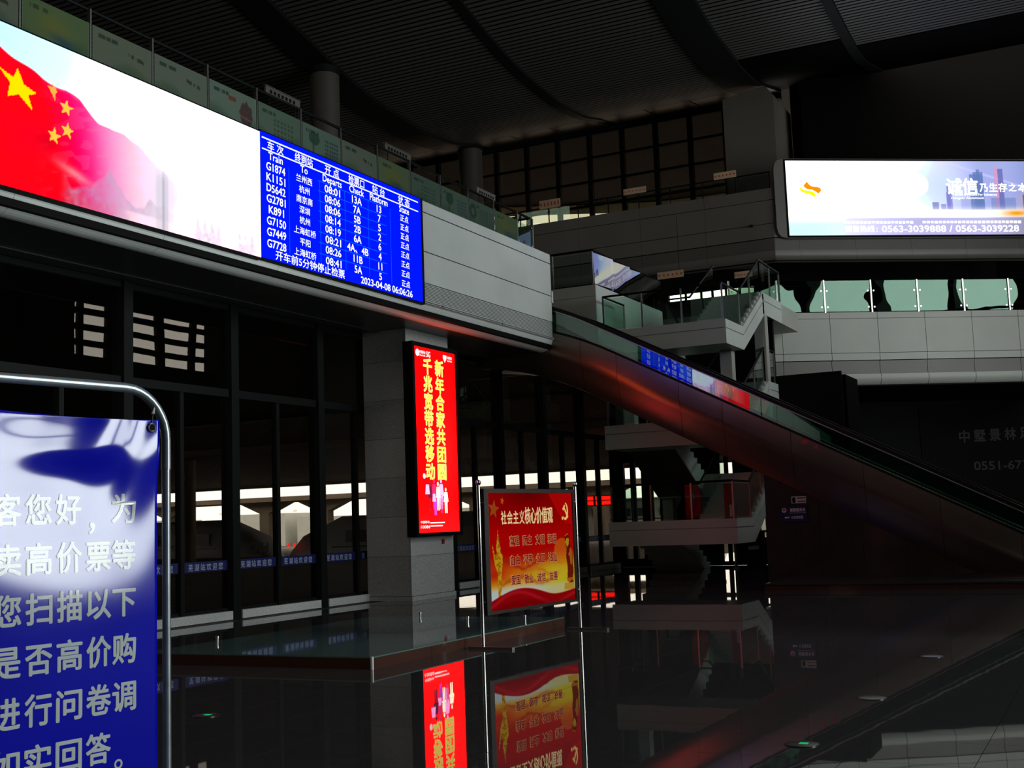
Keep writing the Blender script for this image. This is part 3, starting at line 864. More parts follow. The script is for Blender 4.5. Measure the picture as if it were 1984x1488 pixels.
def redboard(U, V):
    t = (V - 0.43) / 1.44; s = (U - 0.19) / 2.18
    c = np.ones(U.shape + (3,)) * np.array((0.66, 0.0, 0.01))
    c = mix(c, (0.80, 0.02, 0.02), sm(0.85 - t, 0, 0.25) * 0.8)
    c = mix(c, (0.42, 0.0, 0.01), np.exp(-(((s - 0.45) / 0.28) ** 2 + ((t - 1.0) / 0.12) ** 2)) * 0.7)
    c = mix(c, (0.85, 0.30, 0.05), sm(0.50 - t, 0, 0.2))
    c = mix(c, (0.92, 0.66, 0.08), sm(0.42 - t + 0.12 * (s - 0.4), 0, 0.22))
    c = mix(c, (0.84, 0.82, 0.18), np.exp(-(((s - 0.75) / 0.3) ** 2 + ((t - 0.22) / 0.16) ** 2)) * 0.85)
    sun = ((s - 0.85) / 0.10) ** 2 + ((t - 0.46) / 0.12) ** 2
    c = mix(c, (0.90, 0.55, 0.10), (sun < 1) * 0.6)
    # great wall ridge
    for k, (h0, cc) in enumerate(((0.36, (0.70, 0.16, 0.06)), (0.28, (0.86, 0.46, 0.12)), (0.22, (0.75, 0.3, 0.1)))):
        ridge = h0 + 0.035 * np.sin(s * 12 + k * 2) + 0.02 * vnoise(s, s * 0, 40, k)
        band = np.exp(-((t - ridge) / 0.018) ** 2)
        c = mix(c, cc, band * 0.75 * sm(s, 0.05, 0.15) * sm(0.85 - s, 0, 0.2))
    c = mix(c, (0.80, 0.10, 0.05), np.exp(-(((s - 0.05) / 0.12) ** 2 + ((t - 0.30) / 0.06) ** 2)) * 0.8)
    c = mix(c, (0.85, 0.88, 0.92), sm(0.24 - t - 0.06 * np.abs(s - 0.3), 0, 0.10) * sm(0.78 - s, 0, 0.4) * 0.9)
    c = mix(c, (0.80, 0.86, 0.90), sm(0.20 - t, 0, 0.06) * 0.55)
    # darker side figures: stone lion on the right
    lion = inpoly(s, t, [(0.895, 0.60), (0.93, 0.62), (0.955, 0.57), (0.96, 0.50), (0.985, 0.42), (0.99, 0.25), (0.985, 0.16), (0.93, 0.15), (0.905, 0.18), (0.915, 0.30), (0.90, 0.40), (0.91, 0.48), (0.89, 0.53)])
    c = mix(c, (0.42, 0.05, 0.04), lion * 0.9)
    lf = inpoly(s, t, [(0.895, 0.60), (0.925, 0.62), (0.945, 0.58), (0.94, 0.52), (0.92, 0.49), (0.90, 0.52)])
    c = mix(c, (0.85, 0.66, 0.10), (lf & (vnoise(s, t, 50, 2) > 0.3)) * 0.9)
    c = mix(c, (0.80, 0.50, 0.12), (lion & (vnoise(s, t, 26, 5) > 0.6)) * 0.8)
    c = mix(c, (0.80, 0.58, 0.12), inpoly(s, t, [(0.87, 0.16), (0.99, 0.16), (0.99, 0.10), (0.86, 0.10)]) * 0.8)
    # ornamental pillar on the left
    pil = inpoly(s, t, [(0.085, 0.08), (0.115, 0.08), (0.13, 0.32), (0.145, 0.40), (0.145, 0.46), (0.12, 0.49), (0.125, 0.53), (0.115, 0.56), (0.105, 0.64), (0.10, 0.68), (0.095, 0.64), (0.085, 0.57), (0.078, 0.53), (0.085, 0.48), (0.065, 0.46), (0.045, 0.53), (0.035, 0.56), (0.04, 0.50), (0.06, 0.38), (0.085, 0.32)])
    c = mix(c, (0.86, 0.66, 0.10), pil * 1.0)
    c = mix(c, (0.66, 0.38, 0.05), (pil & (vnoise(s, t, 60, 7) > 0.55)) * 0.7)
    # red ribbon at the foot
    top = 0.10 + 0.075 * np.sin((s - 0.05) * 5.2) * (1 - 0.25 * s) + 0.06 * sm(s, 0.65, 1.0)
    rb = sm(top - t, 0, 0.012)
    c = mix(c, (0.62, 0.02, 0.05), rb)
    c = mix(c, (0.80, 0.12, 0.16), rb * np.exp(-((t - top + 0.06 - 0.03 * np.sin(s * 7)) / 0.018) ** 2) * 0.7)
    c = mix(c, (0.45, 0.0, 0.02), rb * sm(0.5 * top - t, 0, 0.05) * 0.5)
    # banner fold upper right, stars upper left
    c = mix(c, (0.84, 0.03, 0.03), inpoly(s, t, [(0.70, 1.0), (1.0, 1.0), (1.0, 0.70), (0.90, 0.72), (0.80, 0.84)]) * 0.8)
    for (a, b, r_, rot, cc) in ((0.065, 0.86, 0.060, 80, (0.70, 0.35, 0.10)), (0.16, 0.93, 0.024, 80, (0.88, 0.42, 0.12)), (0.19, 0.81, 0.018, 80, (0.72, 0.18, 0.10))):
        c = mix(c, cc, inpoly(s, t, star(a, b, r_, rot, 1.0, 1.45, 0.42)) * 0.9)
    return c


art('printed_panel', FB, 0.19, 2.37, 0.43, 1.87, 260, 180, redboard, 'board_art', sb, d=0.003)
h1 = [0.155] * 4 + [0.20] * 5
for k, ch in enumerate('社会主义核心价值观'):
    t = MB()
    t.text(FB, ch, 0.56 + 0.148 * k, 1.56 + (0.02 if k > 3 else 0), h1[k] + 0.01, 0.006, 0.02, w=0.125 if k < 4 else 0.14)
    t.build('title_character', 'gold_text', sb)
wd = [['富强', '民主', '文明', '和谐'], ['自由', '平等', '公正', '法治'], ['爱国', '敬业', '诚信', '友善']]
for r, ws in enumerate(wd):
    for k, w in enumerate(ws):
        a = MB(); b = MB()
        uu = 0.80 + 0.325 * k; vv = 1.265 - 0.245 * r
        a.text(FB, w, uu, vv, 0.128, 0.005, 0.045, w=0.235); b.text(FB, w, uu, vv, 0.12, 0.008, 0.012, w=0.22)
        e_ = a.build('word', 'maroon_halo', sb); b.build('word_fill', 'maroon_text', e_)
em = MB()
cu, cv, rr = 2.165, 1.625, 0.115
outer = [(cu + rr * 0.75 * math.cos(R(a)), cv + rr * 1.05 * math.sin(R(a))) for a in range(75, -130, -12)]
inner = [(cu - 0.012 + rr * 0.55 * math.cos(R(a)), cv + 0.01 + rr * 0.86 * math.sin(R(a))) for a in range(-130, 76, 12)]
ptsO = outer; ptsI = inner[::-1]
for i in range(min(len(ptsO), len(ptsI)) - 1):
    em.poly(FB, [ptsO[i], ptsO[i + 1], ptsI[i + 1], ptsI[i]], 0.006)
em.poly(FB, [(cu - 0.075, cv + 0.03), (cu - 0.02, cv + 0.09), (cu + 0.01, cv + 0.075), (cu - 0.05, cv + 0.005)], 0.007)
em.poly(FB, [(cu - 0.045, cv + 0.045), (cu - 0.02, cv + 0.065), (cu + 0.085, cv - 0.075), (cu + 0.06, cv - 0.10)], 0.008)
em.disc(FB, cu - 0.085, cv - 0.095, 0.025, 0.008, 12, 0.02)
em.build('emblem', 'gold_ink', sb)

# ================================================================== BLUE BANNER ON A TUBE FRAME (near left)
bo = Vector((2.8746, 2.6357, 0)); ba = Vector((math.cos(R(-9.5)), math.sin(R(-9.5)), 0))
FN = Fr(bo, ba)
st = thing('banner_stand', 'bent galvanised tube frame holding a blue vinyl banner at the left edge', 'stand', tuple(bo))
pts = [FN.p(0, 0.02), FN.p(0, 1.72)]
pts2 = [FN.p(0, 1.70), FN.p(0, 1.76)]
rad = 0.15
for k in range(0, 10):
    a = R(90 * k / 9)
    pts2.append(FN.p(-rad + rad * math.cos(a), 1.79 + rad * math.sin(a) * 1.03))
pts2 += [FN.p(-0.7, 1.945), FN.p(-1.35, 1.945)]
for k in range(1, 10):
    a = R(90 * k / 9)
    pts2.append(FN.p(-1.35 - rad * math.sin(a), 1.79 + 1.03 * rad * math.cos(a)))
pts2.append(FN.p(-1.5, 1.70))
MB().tube(pts, 0.0125, 16).build('upright', 'galv', st, True)
MB().tube([FN.p(-1.5, 0.02), FN.p(-1.5, 1.72)], 0.0125, 16).build('upright', 'galv', st, True)
MB().tube(pts2, 0.0145, 16).build('top_tube', 'galv', st, True)
for u in (0, -1.5):
    MB().tube([FN.p(u, 0.015, -0.3), FN.p(u, 0.015, 0.3)], 0.014, 12).build('foot', 'galv', st, True)
MB().tube([FN.p(0, 0.35), FN.p(-1.5, 0.35)], 0.0125, 12).build('lower_tube', 'galv', st, True)
# the banner: a slightly rippled glossy sheet
bn = thing('blue_banner', 'glossy creased blue vinyl banner with pale lettering hung in the tube frame', 'banner', tuple(FN.p(-0.7, 0.8)))


def ripple(u, v):
    a = max(0.0, min(1.0, (v - 1.25) / 0.60)); a = a * a * (3 - 2 * a)
    d = 0.012 * math.sin((u + 0.06) * 5.0 + (v - 1.6) * 3.4) * a
    d += 0.016 * a * math.exp(-(((u + 0.34) / 0.20) ** 2 + ((v - 1.76) / 0.07) ** 2))
    s = (u + 0.06) * 0.78 + (1.83 - v) * 0.62                                    # diagonal folds from the corner grommet
    t_ = (u + 0.06) * 0.62 - (1.83 - v) * 0.78
    d += 0.0035 * math.sin(t_ * 0 + ((u + 0.06) * 0.9 + (1.83 - v) * 0.5) * 34) * math.exp(-((math.hypot(u + 0.06, v - 1.83)) / 0.22) ** 2)
    d += 0.0035 * math.sin(u * 13 + v * 9) * a * a * max(0, min(1, (-u - 0.02) * 8))
    d += 0.002 * math.sin(u * 7 + 1) * math.sin(v * 4)
    return d


nu, nv = 150, 200
mb = MB()
for j in range(nv):
    v = 0.45 + (1.853 - 0.45) * j / (nv - 1)
    for i in range(nu):
        u = -1.42 + (1.42 - 0.034) * i / (nu - 1)
        mb.v.append(tuple(FN.p(u, v + (0.006 * math.sin(u * 7) if j == nv - 1 else 0), ripple(u, v))))
for j in range(nv - 1):
    for i in range(nu - 1):
        a = j * nu + i
        mb.f.append((a, a + 1, a + nu + 1, a + nu))
o = mb.build('sheet', 'banner', bn, True)
sol = o.modifiers.new('thickness', 'SOLIDIFY'); sol.thickness = 0.0012; sol.offset = -1


class BannerFrame(Fr):
    def p(s, a, b, d=0.0):
        return s.o + s.u * a + s.v * b + s.n * (d + ripple(a, b))


FBN = BannerFrame(bo, ba)
us = [-0.527, -0.432, -0.336, -0.240, -0.153]
lines_ = ['客您好，为', '卖高价票等', '您扫描以下', '是否高价购', '进行问卷调', '如实回答。']
for r, s_ in enumerate(lines_):
    zc = 1.582 - 0.1365 * r
    for k, ch in enumerate(s_):
        uu = us[k]; t = MB()
        if ch == '，': t.text(FBN, ch, uu - 0.02, zc - 0.028, 0.082, 0.0015, 0.022)
        elif ch == '。': t.text(FBN, ch, uu - 0.02, zc - 0.028, 0.082, 0.0015, 0.01)
        else: t.text(FBN, ch, uu, zc, 0.084, 0.0016, 0.024, w=0.079)
        t.build('character', 'banner_text', bn)
g = MB(); cg = FN.p(-0.062, 1.826, ripple(-0.062, 1.826) + 0.002)
ring = []
for k in range(17):
    a = 2 * math.pi * k / 16
    ring.append(cg + FN.u * 0.012 * math.cos(a) + FN.v * 0.012 * math.sin(a))
g.tube(ring, 0.0035, 8, caps=False); g.build('grommet', 'steel_dull', bn, True)
MB().disc(FN, -0.062, 1.826, 0.010, ripple(-0.062, 1.826) + 0.0025, 14).build('grommet_hole', 'black', bn)
MB().tube([cg + FN.v * 0.008, FN.p(-0.056, 1.862, 0.01), FN.p(-0.048, 1.89, 0.006), FN.p(-0.042, 1.915, 0.0)], 0.0016, 6).tube([FN.p(-0.054, 1.868, 0.008), FN.p(-0.046, 1.897, 0.004)], [0.006, 0.0045], 8).build('tie', 'steel_dull', bn, True)

# ================================================================== FLOOR UPLIGHTS
for (x, y, lb) in ((8.02, 6.93, 'round floor light with a green glow near the blue banner'), (8.04, 2.0, 'round floor light with a green glow in the open floor at lower right'),
                   (13.05, 1.87, 'unlit round floor light before the plinth'), (10.13, 1.93, 'unlit round floor light midway across the floor at right')):
    o = thing('floor_light', lb, 'light', (x, y, 0), 'round lights set in the floor')
    MB().lathe((x, y, 0), [(0.11, 0.0), (0.11, 0.006), (0.085, 0.009)], 28).build('rim', 'bronze', o, True)
    MB().lathe((x, y, 0), [(0.084, 0.0), (0.084, 0.0085)], 28).build('lens', 'rubber', o)
    if 'green' in lb:
        MB().box(x - 0.02, x + 0.03, y - 0.04, y + 0.015, 0.0085, 0.0105).build('glow', 'green_led', o)

# ================================================================== ESCALATOR
es = thing('escalator', 'long escalator with green glass sides and dark cladding descending to the right', 'escalator', (27.2, 6, 0))


def smin(a, b, k):
    h = max(0.0, min(1.0, 0.5 + 0.5 * (b - a) / k))
    return b * (1 - h) + a * h - k * h * (1 - h)


def zdeck(y): return smin(-0.07 + 0.52 * y, 6.32, 0.9) if y > 0 else -0.07 + 0.52 * y
def zbot(y): return smin(-1.35 + 0.52 * y, 5.36, 0.9)
def zrail(y): return smin(0.49 + 0.52 * y, 6.98, 0.7)


prof = [(0.0, 1.0), (0.0, 0.66), (0.006, 0.60), (0.022, 0.53), (0.045, 0.47), (0.075, 0.40), (0.110, 0.30), (0.150, 0.20), (0.195, 0.10), (0.25, 0.01), (0.30, 0.0), (1.64, 0.0)]


def truss_pt(y, q):
    x, t = q
    return (26.40 + x, y, zbot(y) + (zdeck(y) - zbot(y)) * t)


ys = np.arange(-1.8, 14.2, 0.2)
joint = [14.2, 12.1, 11.3, 10.4, 8.9, 7.9, 6.4, 4.9, 3.4, 1.9, 0.4, -1.8]
for a, b in zip(joint[1:], joint[:-1]):
    yy = np.linspace(a + 0.004, b - 0.004, 7)
    mb = MB(); n = len(prof)
    for y in yy:
        for q in prof: mb.v.append(truss_pt(float(y), q))
    for i in range(len(yy) - 1):
        for k in range(n - 1):
            p = i * n + k
            mb.f.append((p, p + n, p + n + 1, p + 1))
    mb.build('cladding_panel', 'truss', es, True)
core = MB(); n = 4
cy = np.linspace(-1.8, 14.2, 60)
for y in cy:
    zd, zb = zdeck(y), zbot(y)
    core.v += [(26.43, y, zd - 0.02), (26.43, y, zb + (zd - zb) * 0.6), (26.76, y, zb + 0.03), (28.04, y, zb + 0.03), (28.04, y, zd - 0.02)]
for i in range(len(cy) - 1):
    for k in range(5):
        a = i * 5 + k; b = i * 5 + (k + 1) % 5
        core.f.append((a, b, b + 5, a + 5))
core.f.append((0, 1, 2, 3, 4)); core.f.append(tuple(len(core.v) - 5 + k for k in range(5))[::-1])
core.build('truss_core', 'black', es)


def along(mb, fx, ztop, zlow, x0, x1, y0, y1, n=40):
    yy = np.linspace(y0, y1, n)
    for i in range(n - 1):
        a, b = float(yy[i]), float(yy[i + 1])
        mb.hexa([(x0, a, zlow(a)), (x1, a, zlow(a)), (x1, b, zlow(b)), (x0, b, zlow(b)), (x0, a, ztop(a)), (x1, a, ztop(a)), (x1, b, ztop(b)), (x0, b, ztop(b))])
    return mb


for x0 in (26.40, 27.80):
    along(MB(), 0, lambda y: zdeck(y) + 0.05, lambda y: zdeck(y) - 0.01, x0, x0 + 0.24, -1.5, 14.0).build('deck_strip', 'truss' if x0 > 27 else 'rubber', es)
    along(MB(), 0, lambda y: zdeck(y) + 0.058, lambda y: zdeck(y) + 0.05, x0 + 0.02, x0 + 0.035, -1.5, 10.0).build('trim_line', 'steel_dull', es)
    gx = x0 + 0.10
    gy = [13.9, 12.3, 10.9, 9.5, 8.1, 6.7, 5.3, 3.9, 2.5, 1.1, -0.3]
    for q_, (a, b) in enumerate(zip(gy[1:], gy[:-1])):
        g_ = along(MB(), 0, lambda y: zrail(y) - 0.06, lambda y: zdeck(y) + 0.05, gx, gx + 0.012, a + 0.004, b - 0.004, 5)
        ln_ = 0.030 + 0.004 * ((q_ * 3) % 4 - 1.5)     # the panes lean outwards by a degree or two
        g_.v = [(x_ + ln_ * (z_ - zdeck(y_) - 0.05), y_, z_) for x_, y_, z_ in g_.v]
        g_.build('glass_panel', 'glass_escalator', es)
    along(MB(), 0, lambda y: zrail(y), lambda y: zrail(y) - 0.095, gx - 0.035, gx + 0.047, -0.5, 14.0, 60).build('handrail', 'rubber', es)
    along(MB(), 0, lambda y: zrail(y) - 0.095, lambda y: zrail(y) - 0.12, gx - 0.012, gx + 0.024, -0.5, 14.0, 60).build('rail_track', 'steel_dull', es)
stp = MB().box(26.66, 27.78, 0, 0.42, -0.24, 0.0).build('step', 'steel_dull', es)
stp.data.transform(Matrix.Translation((27.2, 6, 0)))
stp.location = (-27.2, -6, 0)
base_loc = Vector(stp.location)
first = True
for k in range(34):
    y = 0.2 + 0.40 * k; z = zdeck(y) - 0.12
    if first:
        stp.location = base_loc + Vector((0, y, z)); first = False
    else:
        c = stp.copy(); col.objects.link(c); c.parent = es; c.location = base_loc + Vector((0, y, z))
st_ = MB().box(26.385, 26.40, 6.02, 6.16, zdeck(6.1) - 0.14, zdeck(6.1) - 0.05); st_.build('red_sticker', 'red_paint', es)
st_ = MB().box(26.385, 26.40, 5.82, 5.90, zdeck(5.86) - 0.14, zdeck(5.86) - 0.05)
st_.build('red_sticker', 'red_paint', es)

# wall below the escalator, plinth, signs
wu = struct('wall_under_escalator', (26.7, 5, 0))
edges = [7.12, 5.95, 5.05, 4.15, 3.25, 2.3, 0.5, -1.5]
for k in range(len(edges) - 1):
    y1, y0 = edges[k] - 0.003, edges[k + 1] + 0.003
    za, zb = max(0.16, zbot(y0) + 0.03), max(0.17, zbot(y1) + 0.03)
    MB().prism([(26.66, y0, 0), (26.66, y1, 0), (26.66, y1, zb), (26.66, y0, za)], (0.03, 0, 0)).build('wall_panel', 'under_wall', wu)
MB().prism([(26.70, -1.5, 0), (26.70, 7.1, 0), (26.70, 7.1, zbot(7.1) + 0.02), (26.70, 2.9, 0.16), (26.70, -1.5, 0.16)], (1.3, 0, 0)).build('wall_core', 'black', wu)
pl = struct('plinth', (25, 0, 0))
for k in range(12):
    y1 = 6.4 - 1.2 * k; y0 = y1 - 1.196
    MB().box(23.55, 26.64, y0, y1, 0.105, 0.14).build('cover_stone', 'plinth', pl)
    MB().box(23.58, 23.62, y0, y1, 0.0, 0.10).build('riser_stone', 'plat_side', pl)
MB().box(23.62, 26.6, -8, 6.39, 0, 0.105).build('plinth_core', 'black', pl)
FW = FX(26.66)
o = thing('police_sign', 'dark blue wall sign with a round badge and white arrow under the escalator', 'sign', (26.62, 6.5, 1.29))
MB().fbox(FW, -6.80, -6.20, 1.29, 1.64, 0.0, 0.03).build('panel', 'sign_blue', o)
t = MB(); t.text(FW, '候警服务处', -6.40, 1.545, 0.075, 0.032, 0.01, w=0.34); t.build('lettering', 'white', o)
t = MB(); t.text(FW, '公安值班室', -6.42, 1.385, 0.06, 0.032, 0.01, w=0.26); t.build('lettering', 'white', o)
t = MB(); t.fbox(FW, -6.58, -6.22, 1.48, 1.485, 0.03, 0.032)
t.build('rule', 'white', o)
t = MB(); t.poly(FW, [(-6.70, 1.385), (-6.66, 1.41), (-6.66, 1.395), (-6.59, 1.395), (-6.59, 1.375), (-6.66, 1.375), (-6.66, 1.36)], 0.032)
t.build('arrow', 'white', o)
MB().disc(FW, -6.70, 1.545, 0.052, 0.032).build('badge', 'grey_panel', o)
MB().disc(FW, -6.70, 1.555, 0.032, 0.034).build('badge_centre', 'red_paint', o)
o = thing('small_wall_label', 'small pale framed label just above the dark blue sign under the escalator', 'sign', (26.62, 6.3, 1.7))
fr = MB(); fr.fbox(FW, -6.53, -6.21, 1.69, 1.84, 0.0, 0.012); fr.build('plate', 'grey_panel', o)
t = MB(); t.fbox(FW, -6.40, -6.22, 1.79, 1.815, 0.012, 0.015).fbox(FW, -6.51, -6.44, 1.70, 1.82, 0.012, 0.015).fbox(FW, -6.40, -6.22, 1.72, 1.74, 0.012, 0.015); t.build('print', 'black', o)

# ================================================================== STAIRCASE
sr = thing('staircase', 'grey zigzag staircase with glass railings climbing several landings behind the escalator', 'staircase', (32, 10.5, 0))
SY = {'L': (10.90, 12.30), 'R': (8.85, 10.30)}


def landing(x0, x1, z, nm='landing'):
    MB().box(x0, x1, 8.85, 12.30, z - 0.62, z - 0.06).build(nm, 'grey_panel', sr)
    MB().box(x0 + 0.03, x1 - 0.0, 8.88, 12.28, z - 0.065, z - 0.0).build('floor_slab', 'granite_b', sr)
    MB().box(x0 - 0.035, x0, 8.815, 12.3, z - 0.20, z + 0.02).box(x0 - 0.035, x0, 8.815, 12.3, z - 0.62, z - 0.225).build('edge_band', 'grey_panel', sr)
    MB().box(x0, x1, 8.815, 8.85, z - 0.20, z + 0.02).box(x0, x1, 8.815, 8.85, z - 0.62, z - 0.225).build('edge_band', 'white_panel', sr)


def flight(side, z0, z1, up_away, nst=8):
    y0, y1 = SY[side]
    xa, xb = (31.8, 34.15)
    sg = 1
    if up_away: X0, Z0, X1, Z1 = xa, z0, xb, z1
    else: X0, Z0, X1, Z1 = xb, z0, xa, z1
    for yy, (o0, o1) in ((y0, (0.0, 0.035)), (y1, (-0.035, 0.0))):
        mm = 'white_panel' if o0 == 0.0 else 'grey_panel'
        oo = -0.035 if o0 == 0.0 else 0.0
        MB().prism([(X0, yy + oo, Z0 - 0.62), (X1, yy + oo, Z1 - 0.62), (X1, yy + oo, Z1 - 0.225), (X0, yy + oo, Z0 - 0.225)] if True else [], (0, 0.035, 0)).build('stringer', mm, sr)
        MB().prism([(X0, yy + oo, Z0 - 0.20), (X1, yy + oo, Z1 - 0.20), (X1, yy + oo, Z1 + 0.02), (X0, yy + oo, Z0 + 0.02)], (0, 0.035, 0)).build('stringer_cap', mm, sr)
    MB().prism([(X0, y0 + 0.01, max(-0.0, Z0 - 0.60)), (X1, y0 + 0.01, Z1 - 0.60), (X1, y0 + 0.01, Z1 - 0.22), (X0, y0 + 0.01, Z0 - 0.18)], (0, y1 - y0 - 0.02, 0)).build('waist_slab', 'taupe_dark', sr)
    for k in range(nst):
        fa = k / nst; fb = (k + 1) / nst
        a = X0 + (X1 - X0) * fa; b = X0 + (X1 - X0) * fb
        zt = Z0 + (Z1 - Z0) * fb
        MB().box(min(a, b), max(a, b), y0 + 0.01, y1 - 0.01, zt - (Z1 - Z0) / nst - 0.02, zt).build('step', 'granite_b', sr)


def sawtooth(side, z0, z1):
    pass


ZL = [1.38, 2.66, 3.95, 5.23, 6.51, 7.80]


def flight0():
    # the lowest flight: stringer with stepped top seen from the hall
    y0, y1 = SY['L']; n = 8; X0, X1 = 34.25, 31.8; Z1 = 1.38
    pts = [(X0 + 0.05, 0.0), (X0 - 0.62, 0.0 + 0.0), (X1, Z1 - 0.62)]
    top = []
    for k in range(n):
        xa = X1 + (X0 - X1) * k / n; zt = Z1 * (n - k) / n
        top += [(xa, zt), (xa + (X0 - X1) / n, zt)]
    poly_ = [(X0, 0.0), (X0 - 0.55, 0.0), (X1, Z1 - 0.62)] + top
    MB().prism([(x, y0 - 0.035, z) for x, z in poly_], (0, 0.035, 0)).build('stringer', 'white_panel', sr)
    for k in range(n):
        xa = X1 + (X0 - X1) * k / n; zt = Z1 * (n - k) / n
        MB().box(xa, xa + (X0 - X1) / n, y0, y1, max(0, zt - 0.4), zt).build('step', 'granite_b', sr)


def flight_down(z0, z1):
    # flights that fall away from the front landing on the far-left side, stepped top edge on view
    y0, y1 = SY['L']; n = 8; X0, X1 = 34.15, 31.8
    top = []
    for k in range(n):
        xa = X1 + (X0 - X1) * k / n; zt = z1 - (z1 - z0) * k / n
        top += [(xa, zt), (xa + (X0 - X1) / n, zt)]
    poly_ = [(X0, z0 - 0.62), (X1, z1 - 0.62)] + top
    MB().prism([(x, y0 - 0.035, z) for x, z in poly_], (0, 0.035, 0)).build('stringer', 'white_panel', sr)
    for k in range(n):
        xa = X1 + (X0 - X1) * k / n; zt = z1 - (z1 - z0) * k / n
        MB().box(xa, xa + (X0 - X1) / n, y0, y1, zt - 0.35, zt).build('step', 'granite_b', sr)
    MB().prism([(X0, y0 + 0.01, z0 - 0.6), (X1, y0 + 0.01, z1 - 0.6), (X1, y0 + 0.01, z1 - 0.25), (X0, y0 + 0.01, z0 - 0.25)], (0, y1 - y0, 0)).build('waist_slab', 'taupe_dark', sr)


flight0()
for z in (ZL[0], ZL[2], ZL[4]): landing(30.2, 31.8, z)
for z in (ZL[1], ZL[3]): landing(34.15, 35.25, z, 'back_landing')
MB().box(34.0, 38.4, 8.85, 10.3, ZL[5] - 0.60, ZL[5] - 0.0).build('top_landing', 'grey_panel', sr)
MB().box(34.0, 36.2, 8.815, 8.85, ZL[5] - 0.20, ZL[5] + 0.02).box(34.0, 36.2, 8.815, 8.85, ZL[5] - 0.62, ZL[5] - 0.225).build('edge_band', 'white_panel', sr)
flight('R', ZL[0], ZL[1], True); flight('R', ZL[2], ZL[3], True)
flight('R', ZL[4], ZL[5], True)
flight_down(ZL[1], ZL[2]); flight_down(ZL[3], ZL[4])
for (x, y, z0, z1) in ((31.65, 9.25, 3.9, 5.9), (34.3, 8.98, 0, 7.2), (31.65, 12.1, 3.9, 5.9), (34.5, 12.1, 0, 7.2)):
    MB().box(x - 0.16, x + 0.16, y - 0.16, y + 0.16, z0, z1).build('support_post', 'grey_panel', sr)


def rail_run(pts, h=0.98, name=True, posts=True):
    """glass railing along a polyline of (x, y, z) floor points"""
    P = [Vector(p) for p in pts]
    tp = [p + Vector((0, 0, h)) for p in P]
    MB().tube(tp, 0.030, 8).build('handrail', 'frame', sr, True)
    for a, b in zip(P[:-1], P[1:]):
        L = (b - a).length; n = max(1, int(round(L / 1.15)))
        d = (b - a) / n
        side = Vector((-(b - a).y, (b - a).x, 0)).normalized() * 0.006
        for k in range(n):
            p, q = a + d * (k + 0.04), a + d * (k + 0.96)
            lo_, hi_ = Vector((0, 0, 0.06)), Vector((0, 0, h - 0.06))
            MB().hexa([p - side + lo_, q - side + lo_, q + side + lo_, p + side + lo_, p - side + hi_, q - side + hi_, q + side + hi_, p + side + hi_]).build('glass_pane', 'glass_stair', sr)
            if posts:
                s0 = a + d * k
                MB().box(s0.x - 0.02, s0.x + 0.02, s0.y - 0.02, s0.y + 0.02, s0.z - 0.05, s0.z + h).build('rail_post', 'steel_dull', sr)
    if posts:
        s0 = P[-1]
        MB().box(s0.x - 0.02, s0.x + 0.02, s0.y - 0.02, s0.y + 0.02, s0.z - 0.05, s0.z + h).build('rail_post', 'steel_dull', sr)


for zi in (0, 2, 4):
    rail_run([(31.8, 12.22, ZL[zi]), (30.25, 12.22, ZL[zi]), (30.25, 8.9, ZL[zi]), (31.8, 8.9, ZL[zi]), (34.1, 8.9, ZL[zi + 1])])
    rail_run([(34.1, 10.25, ZL[zi + 1]), (31.75, 10.25, ZL[zi]), (31.75, 10.95, ZL[zi]), (34.1, 10.95, ZL[zi - 1] if zi else 0.1)], posts=False)
rail_run([(34.1, 8.9, ZL[5]), (36.4, 8.9, ZL[5])])
for zi in (1, 3):
    rail_run([(34.1, 8.9, ZL[zi]), (35.2, 8.9, ZL[zi])])

# red upright board on the lower landing, dark cabinet on the floor beyond
o = thing('red_upright_board', 'narrow red upright board standing on the lowest stair landing', 'sign', (30.7, 9.15, 1.38))
MB().box(30.66, 30.70, 9.02, 9.26, 1.42, 2.30).build('panel', 'red_paint', o)
MB().box(30.645, 30.66, 9.06, 9.12, 1.45, 1.75).build('printed_strip', 'white', o)
MB().box(30.60, 30.80, 8.98, 9.28, 1.38, 1.42).build('base', 'frame', o)
o = thing('dark_kiosk', 'dark upright kiosk standing on the floor just left of the brown wall end', 'kiosk', (33.2, 9.2, 0))
MB().box(33.0, 33.4, 8.98, 9.42, 0.05, 0.98).build('cabinet', 'frame', o)
MB().box(32.95, 33.45, 8.90, 9.72, 0.98, 1.03).build('top', 'black', o)
MB().box(32.98, 33.0, 9.05, 9.35, 0.5, 0.85).build('screen', 'glass_dark', o)
MB().box(33.02, 33.38, 9.0, 9.40, 0.0, 0.05).build('foot', 'black', o)
o = thing('steel_queue_post', 'slim pale post standing just left of the dark kiosk', 'post', (33.2, 9.75, 0))
MB().lathe((33.2, 9.78, 0), [(0.10, 0), (0.10, 0.03), (0.04, 0.05), (0.04, 0.96), (0.05, 0.97), (0.05, 0.979)], 16).build('shaft', 'grey_panel', o, True)

